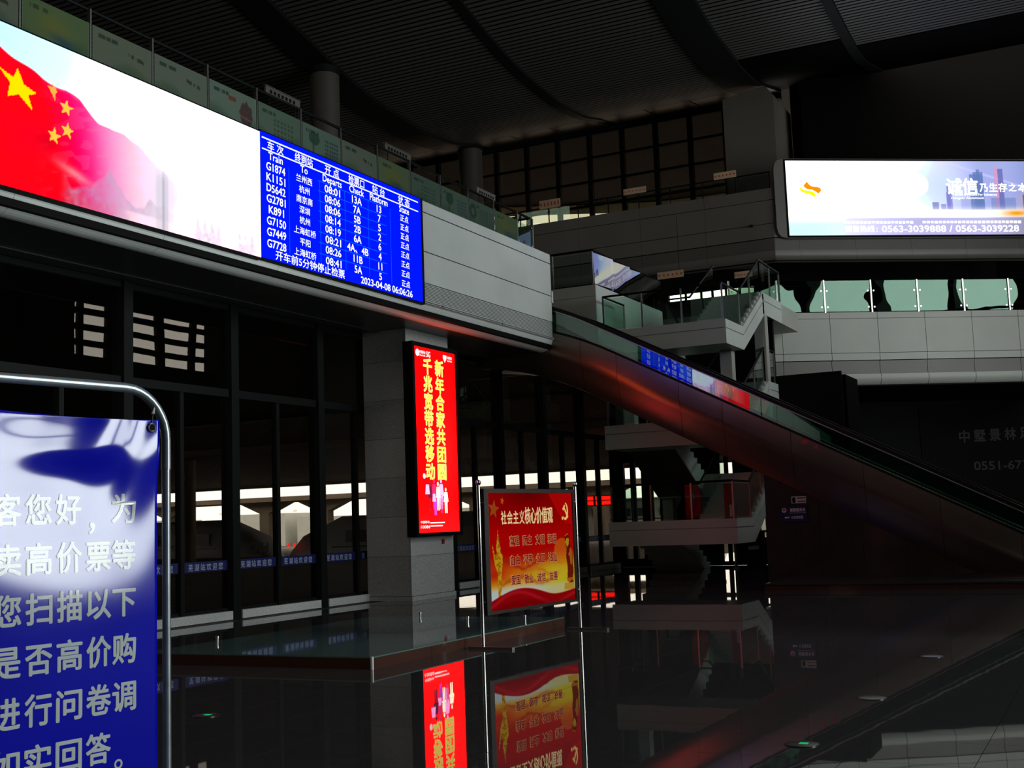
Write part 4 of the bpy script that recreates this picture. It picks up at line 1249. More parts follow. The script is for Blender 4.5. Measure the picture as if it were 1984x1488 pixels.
# ================================================================== GALLERY END BLOCK (upper centre)
ge = struct('trim_2', (31, 13, 6))
for a, b in ((12.54, 14.6), (14.6, 16.6)):
    for z0, z1 in ((7.62, 7.93), (6.2, 7.61), (5.6, 6.19)):
        MB().box(30.54, 30.58, a + 0.003, b - 0.003, z0, z1).build('fascia_panel', 'grey_panel', ge)
for a, b in ((30.58, 33.3), (33.3, 36.0)):
    for z0, z1 in ((6.75, 7.93), (5.6, 6.74)):
        MB().box(a + 0.003, b - 0.003, 12.54, 12.58, z0, z1).build('fascia_panel', 'white_panel', ge)
MB().box(30.58, 36.0, 12.58, 14.0, 5.62, 7.2).box(30.58, 36.0, 12.58, 12.7, 7.1, 7.92).box(30.58, 30.7, 12.58, 16.6, 7.1, 7.92).build('core', 'black', ge)
gb = thing('gallery_end_railing', 'glass railing on the grey gallery block corner mirroring the blue billboard', 'railing', (30.6, 12.6, 7.93))
MB().tube([(30.62, 16.5, 8.92), (30.62, 12.62, 8.92)], 0.028, 8).tube([(30.62, 12.62, 8.92), (36.0, 12.62, 8.92)], 0.028, 8).build('handrail', 'frame', gb, True)
for y in (12.64, 13.85, 15.05, 16.2):
    MB().box(30.60, 30.64, y - 0.02, y + 0.02, 7.9, 8.92).build('post', 'steel_dull', gb)
for a, b in ((12.68, 13.81), (13.89, 15.01), (15.09, 16.16)):
    MB().box(30.615, 30.627, a, b, 8.0, 8.85).build('glass_pane', 'glass_green', gb)
for k in range(4):
    x0 = 30.68 + 1.3 * k
    ya, yb = 12.62, 12.62 - 0.11 - 0.012 * k; tl = 0.035
    MB().hexa([(x0, ya - tl / 2, 7.98), (x0 + 1.24, yb - tl / 2, 7.98), (x0 + 1.24, yb + 0.012 - tl / 2, 7.98), (x0, ya + 0.012 - tl / 2, 7.98),
               (x0, ya + tl / 2, 8.87), (x0 + 1.24, yb + tl / 2, 8.87), (x0 + 1.24, yb + 0.012 + tl / 2, 8.87), (x0, ya + 0.012 + tl / 2, 8.87)]).build('glass_pane', 'glass_mirror', gb)
    MB().box(x0 + 1.25, x0 + 1.29, 12.60, 12.64, 7.9, 8.92).build('post', 'steel_dull', gb)

# ================================================================== RIGHT SIDE: LOWER PARAPET AND ITS GLASS
cA = R(-56.0)
cd = Vector((math.cos(cA), math.sin(cA), 0))
FC = Fr((38.64, 9.65, 0), cd)
FD = Fr((40.21, 9.88, 0), cd)
pr_ = struct('wall_right', (42, 5, 6))
us_ = [-2.1] + [-1.42 + 1.64 * k for k in range(0, 9)]
for a, b in zip(us_[:-1], us_[1:]):
    for z0, z1, mm in ((7.73, 7.93, 'grey_panel'), (6.59, 7.715, 'grey_panel'), (6.35, 6.575, 'grey_panel')):
        MB().fbox(FC, a + 0.008, b - 0.008, z0, z1, -0.04, 0.0).build('wall_panel', mm, pr_)
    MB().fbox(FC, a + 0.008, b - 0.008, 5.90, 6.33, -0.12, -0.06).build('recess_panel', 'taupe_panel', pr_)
    prof2 = [(0.0, 5.89)] + [(-0.28 * (1 - math.cos(R(90 * k / 6))), 5.78 - 0.28 * math.sin(R(90 * k / 6))) for k in range(7)]
    mb = MB()
    for d, z in prof2: mb.v += [tuple(FC.p(a + 0.008, z, d)), tuple(FC.p(b - 0.008, z, d))]
    for k in range(len(prof2) - 1): mb.f.append((2 * k + 1, 2 * k, 2 * k + 2, 2 * k + 3))
    mb.build('round_edge', 'grey_panel', pr_, True)
MB().fbox(FC, -2.1, 12, 5.5, 7.9, -6.0, -0.13).build('slab_core', 'black', pr_)
MB().fbox(FC, -2.1, 12, 7.6, 7.91, -6.0, -0.03).build('deck', 'taupe_dark', pr_)
# short return of the parapet towards the staircase
PB = FC.p(-2.1, 0)
for z0, z1 in ((7.73, 7.93), (6.59, 7.715), (6.35, 6.575), (5.5, 6.33)):
    MB().box(PB.x, PB.x + 0.04, PB.y, PB.y + 4.0, z0, z1).build('wall_panel', 'taupe_panel', pr_)
MB().box(PB.x + 0.05, 50, PB.y, 16.0, 7.3, 7.9).build('return_slab', 'taupe_dark', pr_)

rb = thing('parapet_glass_railing', 'mirror-like green glass panes on steel posts above the pale parapet at right', 'railing', tuple(FC.p(4, 7.93)))
pu = [0.15 - 1.61 + 1.61 * k for k in range(0, 8)]
for u in pu:
    MB().fbox(FC, u - 0.022, u + 0.022, 7.90, 9.02, -0.12, -0.05).build('post', 'steel', rb)
for a, b in zip(pu[:-1], pu[1:]):
    MB().fbox(FC, a + 0.03, b - 0.03, 7.97, 9.0, -0.095, -0.083).build('glass_pane', 'glass_wavy', rb)
    c = MB()
    for u in (a + 0.10, b - 0.10):
        for v in (8.12, 8.66): c.disc(FC, u, v, 0.03, -0.078, 12)
    c.build('clamp', 'steel', rb)
MB().tube([FC.p(-1.4, 8.83, -0.15), FC.p(9.8, 8.83, -0.15)], 0.022, 8).build('handrail', 'steel', rb, True)

# ================================================================== RIGHT SIDE: UPPER BAND, BILLBOARD
ub = struct('wall_right_upper', (42, 7, 10))
rows_b = [(12.12, 12.52, 0.0, 'taupe_panel'), (11.30, 12.10, 0.0, 'taupe_panel'), (10.80, 11.28, 0.0, 'taupe_panel'), (10.36, 10.78, -0.06, 'taupe_dark')]
for k in range(5):
    y1 = 9.88 + 2.4 * k; y2 = y1 + 2.394
    for z0, z1, dd, mm in rows_b:
        MB().box(40.21 - dd, 40.25 - dd, y1 + 0.003, y2, z0, z1).build('wall_panel', mm, ub)
    mb = MB(); pf2 = [(0.0, 10.35)] + [(0.28 * (1 - math.cos(R(90 * q / 6))), 10.25 - 0.28 * math.sin(R(90 * q / 6))) for q in range(7)]
    for d, z in pf2: mb.v += [(40.21 + d, y2, z), (40.21 + d, y1, z)]
    for q in range(len(pf2) - 1): mb.f.append((2 * q + 1, 2 * q, 2 * q + 2, 2 * q + 3))
    mb.build('round_edge', 'taupe_panel', ub, True)
uu = [0.0, 0.9, 2.9, 4.9, 6.9, 8.9, 10.9]
for a, b in zip(uu[:-1], uu[1:]):
    for z0, z1, dd, mm in rows_b:
        MB().fbox(FD, a + 0.003, b - 0.003, z0, z1, -0.04 + dd, dd).build('wall_panel', mm, ub)
    mb = MB()
    for d, z in [(0.0, 10.35)] + [(-0.28 * (1 - math.cos(R(90 * q / 6))), 10.25 - 0.28 * math.sin(R(90 * q / 6))) for q in range(7)]:
        mb.v += [tuple(FD.p(a + 0.003, z, d)), tuple(FD.p(b - 0.003, z, d))]
    for q in range(7): mb.f.append((2 * q + 1, 2 * q, 2 * q + 2, 2 * q + 3))
    mb.build('round_edge', 'taupe_panel', ub, True)
MB().box(40.31, 40.6, 9.9, 22, 10.0, 12.45).fbox(FD, 0, 11, 10.0, 12.45, -0.5, -0.11).build('band_core', 'black', ub)
MB().box(40.7, 45, 10.1, 23, 11.9, 12.1).fbox(FD, 0, 11, 11.6, 12.0, -9, -0.3).build('upper_deck', 'taupe_dark', ub)
# dark space behind the lower gallery
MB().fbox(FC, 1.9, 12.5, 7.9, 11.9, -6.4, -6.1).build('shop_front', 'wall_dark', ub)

bb = thing('billboard', 'wide lit billboard with an orange and yellow wave logo, skyline and phone numbers at right', 'billboard', tuple(FD.p(5, 10.8)))
FE = Fr(FD.p(0, 0, 0.16), cd)
mb = MB()
pr3 = [(0.06, 11.1), (0.10, 10.9), (0.20, 10.78), (0.45, 10.72)]
left = [(0.06, 13.1), (0.10, 13.32), (0.20, 13.44), (0.45, 13.5)]
MB().prism([FE.p(a, b, -0.16) for a, b in ([(10.2, 10.72)] + [(10.2, 13.50)] + left[::-1] + pr3)], FE.n * 0.14).build('housing', 'taupe_panel', bb)
MB().fbox(FE, 0.42, 10.2, 10.74, 13.47, -0.02, 0.0).build('bezel', 'black', bb)


def bill(U, V):
    t = (V - 10.81) / 2.6; s = (U - 0.48) / 9.2
    c = np.ones(U.shape + (3,)) * np.array((0.985, 0.985, 1.0))
    c = mix(c, (0.66, 0.70, 0.93), sm(s, 0.52, 0.80) * sm(t, 0.2, 0.4))
    c = mix(c, (0.48, 0.55, 0.80), sm(s, 0.85, 1.05) * sm(t, 0.2, 0.4) * 0.9)
    c = mix(c, (0.80, 0.90, 1.0), np.exp(-(((s - 0.60) / 0.10) ** 2 + ((t - 0.66) / 0.3) ** 2)) * 0.7)
    c = mix(c, (0.97, 0.98, 1.0), (np.hypot((s - 0.505) * 3.2, t - 0.68) < 0.16) * 0.8)
    c = mix(c, (0.88, 0.88, 0.99), sm(0.03 - np.abs((t - 0.95) + 1.1 * (s - 0.66)), 0, 0.03) * 0.5)

    def bld(a, b, h, cc, al=0.8):
        nonlocal c
        c = mix(c, cc, ((s > a) & (s < b) & (t > 0.34) & (t < h)) * al)
    bld(0.565, 0.59, 0.44, (0.50, 0.52, 0.80)); bld(0.60, 0.62, 0.42, (0.55, 0.57, 0.85)); bld(0.622, 0.645, 0.58, (0.52, 0.52, 0.84)); bld(0.626, 0.638, 0.66, (0.52, 0.52, 0.84))
    bld(0.72, 0.775, 0.82, (0.40, 0.50, 0.75)); bld(0.735, 0.775, 0.86, (0.40, 0.50, 0.75)); bld(0.748, 0.76, 0.89, (0.40, 0.50, 0.75))
    bld(0.82, 0.835, 0.93, (0.86, 0.62, 0.80)); bld(0.835, 0.855, 0.90, (0.42, 0.42, 0.70)); bld(0.80, 0.90, 0.50, (0.42, 0.50, 0.74), 0.5)
    bld(0.905, 0.93, 0.56, (0.70, 0.66, 0.80)); bld(0.93, 0.95, 0.54, (0.42, 0.32, 0.45)); bld(0.96, 1.0, 0.48, (0.45, 0.55, 0.72)); bld(0.68, 0.72, 0.50, (0.62, 0.66, 0.92), 0.5)
    hor = np.exp(-((t - 0.30) / 0.06) ** 2)
    c = mix(c, (1.0, 1.0, 0.97), hor * 1.0)
    c = mix(c, (1.0, 0.62, 0.05), np.exp(-(((s - 0.90) / 0.045) ** 2 + ((t - 0.29) / 0.035) ** 2)))
    c = mix(c, (0.93, 0.55, 0.45), sm(s, 0.9, 0.97) * np.exp(-((t - 0.30) / 0.05) ** 2) * 0.7)
    c = mix(c, (0.72, 0.70, 0.92), sm(0.235 - t, 0, 0.01) * sm(s, 0.10, 0.55) * 0.85)
    c = mix(c, (0.46, 0.45, 0.55), sm(0.25 - t, 0, 0.02) * sm(s, 0.75, 1.02) * 0.7)
    c = mix(c, (0.78, 0.93, 1.0), sm(0.22 - t, 0, 0.1) * sm(0.28 - s, 0, 0.2) * 0.6)
    return c


art('picture', FE, 0.48, 10.1, 10.81, 13.42, 400, 120, bill, 'billboard_art', bb, d=0.004, boost=1.8)
big = [(6.52, '诚', .56), (7.10, '信', .56), (7.60, '乃', .31), (7.96, '生', .31), (8.31, '存', .31), (8.67, '之', .28), (9.04, '本', .31)]
for u, ch, h in big:
    t = MB(); t.text(FE, ch, u, 12.52 if h > .5 else 12.48, h, 0.012, 0.035)
    t.build('character', 'billboard_text', bb)
t = MB(); t.text(FE, 'Honest Is Present For Substance', 7.27, 12.23, 0.11, 0.012, 0.02, w=1.6); t.build('lettering', 'billboard_text', bb); t = MB()
t.text(FE, 'Hengxin Aluminium', 6.98, 12.11, 0.11, 0.012, 0.02, w=1.2); t.build('lettering', 'billboard_text', bb)
t = MB()
t.text(FE, '销售热线', 2.98, 11.03, 0.23, 0.012, 0.03, w=1.06).text(FE, ':', 3.60, 11.03, 0.25, 0.012, 0.03)
t.build('lettering', 'billboard_text', bb); t = MB()
t.text(FE, '0563-3039888 / 0563-3039228', 6.28, 11.03, 0.29, 0.012, 0.03, w=5.0)
t.build('lettering', 'billboard_text', bb)
t = MB()
x = 2.42
random.seed(2)
while x < 8.85:
    w = random.uniform(0.09, 0.13)
    if not (4.95 < x < 5.15):
        t.fbox(FE, x, x + w, 11.20 + random.uniform(0, .015), 11.30, 0.008, 0.010)
    x += w + 0.03
t.build('fine_print', 'billboard_text', bb, kind='stuff')
orange = emis('logo_orange', (1.0, 0.25, 0.0, 1), 1.3); yellow = emis('logo_yellow', (1.0, 0.9, 0.0, 1), 1.3)


def logo_shape(pts, m, nm):
    q = []
    for x_, y_ in pts:
        px_, py_ = 1540 + x_ / 8.27, 330 + y_ / 8.27
        q.append((6.25 + (px_ - 1830) * 0.0192, 12.37 - (py_ - 372) * 0.0183))
    MB().poly(FE, q, 0.012).build(nm, m, bb)


logo_shape([(228, 205), (250, 245), (290, 280), (370, 288), (420, 305), (440, 345), (390, 398), (355, 365), (300, 335), (230, 325), (185, 300), (172, 262), (200, 235)], orange, 'logo_orange_wave')
logo_shape([(120, 290), (150, 325), (200, 347), (260, 352), (320, 375), (350, 415), (330, 448), (290, 425), (240, 395), (180, 385), (130, 365), (110, 330)], yellow, 'logo_yellow_wave')

# railing and small signs on the upper band
ur = thing('upper_gallery_railing', 'dark glass railing along the highest gallery in front of the gridded windows', 'railing', (40.3, 14, 12.5))
MB().tube([(40.34, 9.95, 13.12), (40.34, 22, 13.12)], 0.028, 8).build('handrail', 'frame', ur, True)
for k in range(11):
    y = 9.97 + 1.19 * k
    MB().box(40.32, 40.36, y - 0.018, y + 0.018, 12.45, 13.12).build('post', 'frame', ur)
    MB().box(40.335, 40.347, y + 0.04, y + 1.15, 12.52, 13.06).build('glass_pane', 'glass_green', ur)
for (y1, y0, z0, z1, x, lb) in ((18.65, 17.8, 13.08, 13.40, 40.28, 'cream sign strip on the top gallery rail nearest the white fascia'), (15.28, 14.42, 13.10, 13.32, 40.28, 'cream sign strip on the top gallery rail before the middle windows'),
                               (11.9, 11.1, 13.12, 13.36, 40.28, 'cream sign strip on the top gallery rail beside the pale block'), (14.05, 13.09, 9.80, 10.05, 40.0, 'cream sign strip hanging under the brown band left of the stair top'),
                               (12.24, 11.50, 8.98, 9.18, 41.5, 'cream sign strip low behind the stair railing'), (11.42, 10.80, 9.60, 9.82, 40.5, 'cream sign strip hanging right of the stair handrail peak')):
    o = thing('cream_sign', lb, 'sign', (x, (y0 + y1) / 2, z0), 'cream sign strips around the galleries')
    Fs = FX(x)
    MB().fbox(Fs, -y1, -y0, z0, z1, -0.02, 0.0).build('panel', 'cream_sign', o)
    t = MB(); n = 6
    for k in range(n):
        c0 = -y1 + (y1 - y0) * (k + 0.5) / n
        t.fbox(Fs, c0 - 0.025, c0 + 0.025, z0 + 0.09, z1 - 0.09, 0.0, 0.004)
    t.build('marks', 'red_ink', o)
    if z0 < 12: MB().tube([(x, y0 + 0.15, z1), (x, y0 + 0.15, 12.0 if z0 > 9.5 else 9.9)], 0.008, 5).build('hanger', 'frame', o)
o = thing('security_camera', 'tiny dark dome camera on the brown band left of the billboard', 'camera', (40.15, 10.6, 11.3))
MB().lathe((40.12, 10.62, 11.22), [(0.03, 0), (0.06, 0.03), (0.07, 0.08)], 12).box(40.12, 40.21, 10.6, 10.64, 11.29, 11.31).build('dome', 'frame', o, True)

# ================================================================== WINDOW WALL (upper back) and PALE BLOCK
ww = struct('window_1', (45, 16, 12))
my = [12.73 + 1.435 * k for k in range(-1, 14)]
for y in my:
    MB().box(44.92, 45.12, y - 0.09, y + 0.09, 11.9, 17.9).build('mullion', 'frame', ww)
tz = [12.1, 13.2, 14.25, 15.25, 16.25, 17.25]
for a, b in zip(my[:-1], my[1:]):
    for z in tz: MB().box(44.97, 45.07, a + 0.09, b - 0.09, z - 0.05, z + 0.05).build('transom', 'frame', ww)
    for z0, z1 in zip(tz[:-1], tz[1:]):
        MB().box(45.01, 45.022, a + 0.09, b - 0.09, z0 + 0.05, z1 - 0.05).build('window_pane', 'glass_dark', ww)
MB().box(44.9, 45.2, 10.5, 33, 17.25, 17.9).build('head_beam', 'beam', ww)
o = thing('pale_block', 'plain pale square pier between the gridded windows and the billboard', 'pier', (42.5, 11, 12.0))
MB().prism([(42.0, 10.06, 12.1), (42.0, 11.92, 12.1), (42.0, 11.92, 16.55), (42.0, 10.35, 16.78), (42.0, 10.06, 16.4)], (2.6, 0, 0)).build('pier_body', 'taupe_panel', o)
MB().box(41.98, 42.0, 10.4, 11.8, 12.95, 13.0).build('pier_band', 'taupe_dark', o)

# ================================================================== ROOF: curved slatted ceiling
ce = struct('ceiling', (25, 10, 17))
hx_ = np.array([-8, 5, 15, 22, 26, 29, 32, 33.7, 36, 39.5, 41.5, 44, 46.8, 52, 64.0])
hz_ = np.array([23.8, 22.9, 21.5, 20.2, 19.25, 18.5, 17.70, 17.25, 16.82, 16.62, 16.76, 17.35, 17.95, 18.3, 18.3])
fx_ = np.linspace(-8, 64, 721); fz_ = np.interp(fx_, hx_, hz_)
ker = np.hanning(25); ker /= ker.sum()
fz_ = np.convolve(np.pad(fz_, 12, 'edge'), ker, 'valid')
H = lambda x: float(np.interp(x, fx_, fz_))
bays = [(-15.2, 6.62), (6.98, 10.4), (11.65, 17.17), (17.53, 22.95), (24.1, 32.0)]
for (y0, y1) in bays:
    mb = MB(); x = 13.0
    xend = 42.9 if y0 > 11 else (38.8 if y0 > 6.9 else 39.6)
    while x < xend:
        p = 0.20
        z0, z1 = H(x), H(x + 0.125)
        mb.hexa([(x, y0, z0), (x + 0.125, y0, z1), (x + 0.125, y1, z1), (x, y1, z0), (x, y0, z0 + 0.012), (x + 0.125, y0, z1 + 0.012), (x + 0.125, y1, z1 + 0.012), (x, y1, z0 + 0.012)])
        x += p
    mb.build('ceiling_slats', 'slat', ce, kind='stuff')
    k = y0
    n = max(1, int(round((y1 - y0) / 1.8)))
    for q in range(n if y0 > 11 else 0):
        a = y0 + (y1 - y0) * q / n; b = y0 + (y1 - y0) * (q + 1) / n
        MB().hexa([(43.0, a + .03, H(43)), (44.85, a + .03, H(44.85) - 0.12), (44.85, b - .03, H(44.85) - 0.12), (43.0, b - .03, H(43)), (43.0, a + .03, H(43) + .05), (44.85, a + .03, H(44.85) - .07), (44.85, b - .03, H(44.85) - .07), (43.0, b - .03, H(43) + .05)]).build('soffit_panel', 'soffit_brown', ce)


def curved(y0, y1, dz0, dz1, xa, xb, name, m, n=90):
    mb = MB(); xs_ = np.linspace(xa, xb, n)
    for a, b in zip(xs_[:-1], xs_[1:]):
        a, b = float(a), float(b)
        mb.hexa([(a, y0, H(a) + dz0), (b, y0, H(b) + dz0), (b, y1, H(b) + dz0), (a, y1, H(a) + dz0), (a, y0, H(a) + dz1), (b, y0, H(b) + dz1), (b, y1, H(b) + dz1), (a, y1, H(a) + dz1)])
    return mb.build(name, m, ce)


curved(-15.5, 32.5, 0.30, 0.45, -8, 45, 'roof_deck', 'ceil_dark', 60)
curved(-15.2, 6.62, 0.0, 0.03, 39.65, 45, 'shade_soffit', 'ceil_dark', 14)  # near-black panels put the darkness of the unlit right bays into the colour
curved(6.98, 10.4, 0.0, 0.03, 38.85, 45, 'shade_soffit', 'ceil_dark', 14)
for (a, b, d) in ((10.42, 11.63, -0.10), (22.97, 24.08, -0.10)): curved(a, b, d, 0.35, -8, 44.8, 'roof_beam', 'beam')
for (a, b) in ((6.64, 6.96), (17.19, 17.51)): curved(a, b, -0.06, 0.3, -8, 44.8, 'roof_rib', 'beam')
MB().prism([(45.2, 9.0, 18.25), (66.0, 9.0, 18.25), (63.4, 18.3, 18.25), (62.25, 20.9, 18.25), (61.2, 23.4, 18.25), (59.1, 27.4, 18.25), (56.4, 33, 18.25), (45.2, 33, 18.25)], (0, 0, 0.3)).build('eave_soffit', 'eave', ce)
MB().prism([(61.0, 9.0, 18.20), (66.1, 9.0, 18.20), (63.5, 18.3, 18.20), (62.35, 20.9, 18.20), (61.3, 23.4, 18.20), (59.2, 27.4, 18.20), (56.5, 33, 18.20), (54.4, 33, 18.20), (57.1, 27.4, 18.20), (59.2, 23.4, 18.20), (60.2, 20.9, 18.20), (60.6, 18.3, 18.20)], (0, 0, 0.04)).build('eave_lit_strip', 'eave_lit_strip', ce)  # cream strip paints in the sky light on the eave's outer underside

# ================================================================== SHELL OUT OF FRAME / BEHIND
sh = struct('wall_back')
MB().box(-8.2, -8, 14.2, 33, -0.1, 24.5).box(-8, 6.0, 14.2, 14.4, 5.4, 24.5).build('end_wall', 'wall_dark', sh)
MB().box(24, 35, -2.2, -1.9, 0, 6.6).build('shade_wall', 'wall_dark', sh)  # unseen wall, added to shade the lower stairs and escalator
MB().box(-8.2, -8, -15.5, 14.2, -0.1, 24.5).build('end_wall', 'wall_dark', sh)
# back wall of the ground floor, with narrow glazed slots
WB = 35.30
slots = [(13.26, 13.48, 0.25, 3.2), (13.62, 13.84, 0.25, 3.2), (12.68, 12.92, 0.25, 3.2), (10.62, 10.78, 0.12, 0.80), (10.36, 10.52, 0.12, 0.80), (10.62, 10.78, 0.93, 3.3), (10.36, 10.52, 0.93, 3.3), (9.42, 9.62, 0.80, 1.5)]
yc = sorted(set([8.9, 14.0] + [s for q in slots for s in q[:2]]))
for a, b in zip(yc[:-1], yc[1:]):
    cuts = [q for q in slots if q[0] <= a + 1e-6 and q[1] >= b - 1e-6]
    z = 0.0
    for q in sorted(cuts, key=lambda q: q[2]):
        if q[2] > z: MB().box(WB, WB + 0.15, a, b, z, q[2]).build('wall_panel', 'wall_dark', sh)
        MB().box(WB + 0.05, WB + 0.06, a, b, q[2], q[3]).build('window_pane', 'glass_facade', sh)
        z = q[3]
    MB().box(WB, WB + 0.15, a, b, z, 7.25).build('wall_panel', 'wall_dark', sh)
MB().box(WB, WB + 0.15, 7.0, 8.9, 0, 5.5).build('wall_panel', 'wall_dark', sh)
MB().box(35.45, 37.2, 6.9, 7.0, 0, 5.4).build('wall_panel', 'ceil_dark', sh)
MB().fbox(FD, 2.2, 16, 12.0, 20, -2.6, -2.4).box(44.6, 62, 9.0, 10.05, 11.9, 20).build('upper_dark_wall', 'ceil_dark', sh)
MB().box(50, 50.2, -15, 8.1, 7.9, 20).box(50, 50.2, 24, 33, 7.7, 13).build('gallery_back_wall', 'wall_dark', sh)
MB().fbox(FC, 2, 14, 0, 5.6, -6.2, -6.0).build('recessed_wall', 'wall_dark', sh)
o = thing('dark_wall_sign', 'black wall sign with faint grey characters and phone number behind the escalator at right', 'sign', tuple(FC.p(7.5, 3.2, -5.9)))
FS = Fr(FC.p(0, 0, -5.96), cd)
MB().fbox(FS, 7.6, 14, 1.55, 5.3, -0.03, 0.0).build('panel', 'black', o)
t = MB()
for k, ch in enumerate('中墅景林足'): t.text(FS, ch, 9.35 + 0.62 * k, 4.12 + 0.02 * k, 0.46, 0.004, 0.02)
t.text(FS, '0551-6774', 10.9, 3.0, 0.42, 0.004, 0.01, w=2.5)
t.build('lettering', 'grey_ink', o)
# upper back wall with a long low window strip
MB().box(50, 50.2, 8, 13.3, 7.9, 13.0).box(50, 50.2, 17.1, 24, 7.9, 13.0).box(50, 50.2, 13.3, 17.1, 7.9, 10.82).box(50, 50.2, 13.3, 17.1, 11.12, 13).build('gallery_back_wall', 'wall_dark', sh)
for y in (13.9, 14.5, 15.1, 15.6, 16.3): MB().box(49.95, 50.0, y - 0.05, y + 0.05, 10.8, 11.15).build('strip_mullion', 'frame', sh)
MB().box(6, 45, 32, 32.3, 7.0, 20).build('side_wall_upper', 'wall_dark', sh)
MB().box(5.8, 6.0, 12.0, 32.3, 5.6, 23).build('side_wall_end', 'wall_dark', sh)
# entrance side wall with slatted windows high up (seen only as reflections)
we = struct('wall_entrance')
MB().box(14.8, 15.0, -13.9, -0.2, 0, 15.0).build('light_fin', 'wall_dark', we)  # unseen fin, added to keep the left daylight off the column's dark side
for k in range(9):
    MB().box(3 + 4.2 * k, 3.5 + 4.2 * k, -13.7, -13.2, 0, 16).build('pier', 'beam', we)
MB().box(2, 38, -13.6, -13.4, 6.6, 7.0).box(2, 38, -13.6, -13.4, 10.8, 11.0).build('transom', 'beam', we)
YR = -15.0
wins = [(41.1, 41.35), (41.65, 43.1), (44.6, 46.5), (47.0, 49.0), (49.4, 50.9), (54.1, 56.1), (56.5, 58.4)]
zz = [(12.30, 12.75), (11.55, 12.0), (10.80, 11.25), (10.05, 10.5)]
MB().box(-8, 62, YR - 0.2, YR, -0.1, 10.0).box(-8, 62, YR - 0.2, YR, 12.8, 24).build('wall_panel', 'wall_dark', we)
xx = [-8.0] + [v for w in wins for v in w] + [62]
for k in range(0, len(xx), 2):
    MB().box(xx[k], xx[k + 1], YR - 0.2, YR, 10.0, 12.8).build('wall_pier', 'wall_dark', we)
for a, b in wins:
    zp = 10.0
    for z0, z1 in zz[::-1]:
        MB().box(a, b, YR - 0.15, YR - 0.05, zp, z0 if z0 > zp else zp + 0.01).build('louvre', 'frame', we); zp = z1
    MB().box(a, b, YR - 0.15, YR - 0.05, zp, 12.8).build('louvre', 'frame', we)
MB().fbox(FD, 14, 30, 8, 20, -1, -0.8).box(60, 60.2, -15, 0, 0, 20).build('end_wall', 'wall_dark', we)

# ================================================================== OUTSIDE: platforms, canopies, trains
og = struct('ground')
MB().box(-40, -39, 14.4, 140, -1.6, 14).build('sky_block_wall', 'concrete', og)  # unseen wall, added to cut sky light entering through the left glass
MB().box(-8, 58.5, 14.25, 120, -0.4, -0.02).box(35.5, 58.5, 7.0, 14.25, -0.4, -0.02).box(64, 96, 14, 130, -1.0, -0.3).build('platform', 'concrete', og)
MB().box(-8, 260, -40, 300, -1.7, -1.6).build('ballast', 'ballast', og)
pc = thing('near_platform_canopy', 'broad dark platform canopy with brown battens seen through the left glass wall', 'canopy', (60, 50, 5.5))
MB().box(-39, 90, 14.8, 125, 5.62, 5.75).build('deck', 'beam', pc)
mb = MB()
for k in range(120):
    x = 36 + 0.36 * k
    mb.box(x, x + 0.22, 14.9, 120, 5.52, 5.60)
mb.build('battens', 'battens', pc, kind='stuff')
MB().box(89.6, 90, 14.8, 125, 5.42, 6.1).box(46.0, 46.4, 14.8, 125, 5.2, 5.62).build('edge_beam', 'concrete', pc)
for (x, y) in ((52, 30.5), (52, 46), (72, 44), (72, 66)):
    MB().tube([(x, y, -0.1), (x, y, 5.6)], 0.35, 14).build('pillar', 'concrete', pc, True)
f2 = thing('far_platform_canopy', 'sunlit concrete canopy on flared pillars beyond the parked trains', 'canopy', (102, 70, 4))
MB().hexa([(95, 34, 4.3), (112, 34, 4.6), (112, 130, 4.6), (95, 130, 4.3), (95, 34, 4.75), (112, 34, 5.0), (112, 130, 5.0), (95, 130, 4.75)]).build('deck', 'concrete', f2)
for y in (40, 52, 60, 68.5, 75.5, 88, 100):
    MB().prism([(96, y - 0.55, -0.5), (96, y + 0.55, -0.5), (96, y + 0.55, 3.2), (96, y + 3.2, 4.3), (96, y - 3.2, 4.3), (96, y - 0.55, 3.2)], (1.0, 0, 0)).build('flared_pillar', 'concrete', f2)
for y in (45, 57, 71, 80, 92): MB().lathe((95.0, y, 3.2), [(0.18, 0), (0.18, 0.25)], 8).build('lamp', 'lamp', f2)


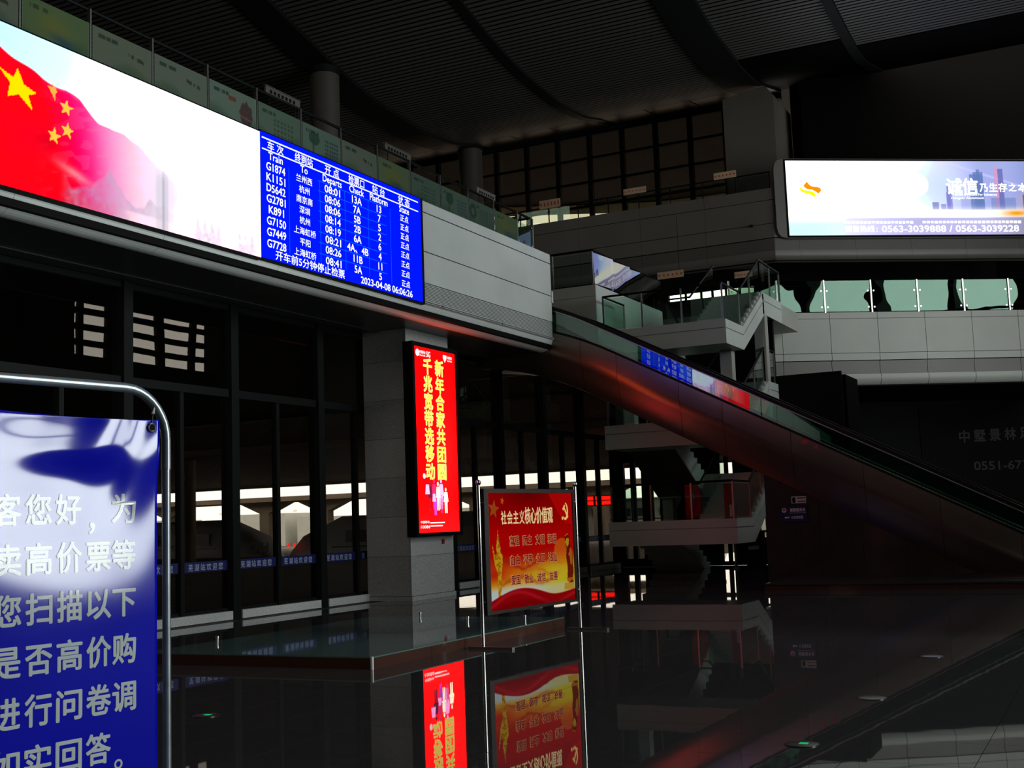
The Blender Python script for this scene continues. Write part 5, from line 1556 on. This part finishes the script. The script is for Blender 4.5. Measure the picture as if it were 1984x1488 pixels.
def train(x, y0, y1, ztop, label, lit_label=None, nose=None):
    o = thing('train', label, 'train', (x, (y0 + y1) / 2, -1.5), 'trains standing at the platforms')
    zb = -1.2; w = 3.0
    prof_ = [(0.25, zb), (0.05, zb + 0.5), (0, zb + 1.6), (0.15, ztop - 0.75), (0.5, ztop - 0.22), (1.1, ztop), (1.9, ztop), (2.5, ztop - 0.22), (2.85, ztop - 0.75), (3, zb + 1.6), (2.95, zb + 0.5), (2.75, zb)]
    st = [(y0, 0.35 if nose != 'lo' else 0.18), (y0 + 1.5, 0.72 if nose == 'lo' else 1.0), (y0 + 4, 1), (y1 - 4, 1), (y1 - 1.5, 0.72 if nose == 'hi' else 1.0), (y1, 0.30 if nose == 'hi' else 1.0)]
    mb = MB(); n = len(prof_)
    for y, s in st:
        for px, pz in prof_: mb.v.append((x + 1.5 + (px - 1.5) * (0.6 + 0.4 * s), y, zb + (pz - zb) * s))
    for i in range(len(st) - 1):
        for k in range(n):
            a = i * n + k; b = i * n + (k + 1) % n
            mb.f.append((a, b, b + n, a + n))
    mb.f.append(tuple(range(n))); mb.f.append(tuple(range((len(st) - 1) * n, len(st) * n))[::-1])
    mb.build('body', 'train', o, True)
    k = y0 + 4.5
    while k < y1 - 5:
        MB().box(x - 0.02, x + 0.08, k, k + 1.5, ztop - 1.55, ztop - 0.85).build('window', 'train_blue', o)
        k += 2.1
    MB().box(x - 0.03, x, y0 + 4, y1 - 4, ztop - 1.85, ztop - 1.75).build('stripe', 'train_blue', o)
    return o


t1 = train(60, 31, 46.2, 2.22, 'white train with its nose end near the middle of the left glass wall', nose='hi')
t2 = train(60, 47.0, 80, 2.30, 'white train with its nose facing left of the first, farther left behind the glass', nose='lo')
FT = FX(59.93)
for k, ch in enumerate('CRH'):
    t = MB(); t.text(FT, ch, -48.1 + 0.52 * k, 0.55, 0.75, 0.02, 0.02, w=0.46); t.build('letter', 'train_blue', t2)
MB().disc(FX(59.9), -45.3, 0.62, 0.10, 0.0, 10).disc(FX(59.9), -44.85, 0.62, 0.10, 0.0, 10).build('tail_light', 'red_led', t1)
train(100, 30, 46, 3.2, 'white train in sunlight beyond the red platform display')
o = thing('platform_display', 'black platform display with red glowing characters seen through the dark mullions', 'screen', (58, 24.2, 2.2))
MB().box(58, 58.2, 23.0, 25.6, 2.18, 2.72).build('case', 'frame', o)
for k in range(2):
    for j in range(2): MB().box(57.98, 58.0, 25.3 - 0.98 * k - 0.85, 25.3 - 0.98 * k, 2.23 + 0.24 * j, 2.43 + 0.24 * j).build('characters', 'red_led', o)
MB().tube([(58.1, 24.3, 2.72), (58.1, 24.3, 5.5)], 0.04, 6).build('hanger', 'frame', o)
o = thing('far_buildings', 'low pale line of buildings on the horizon beyond the platforms', 'building', (200, 100, -1.6))
for k in range(14):
    MB().box(200, 212, 40 + 16 * k, 40 + 16 * k + 13, -1.6, 3.0 + (k * 7 % 5) * 0.5).build('block', 'grey_panel', o)
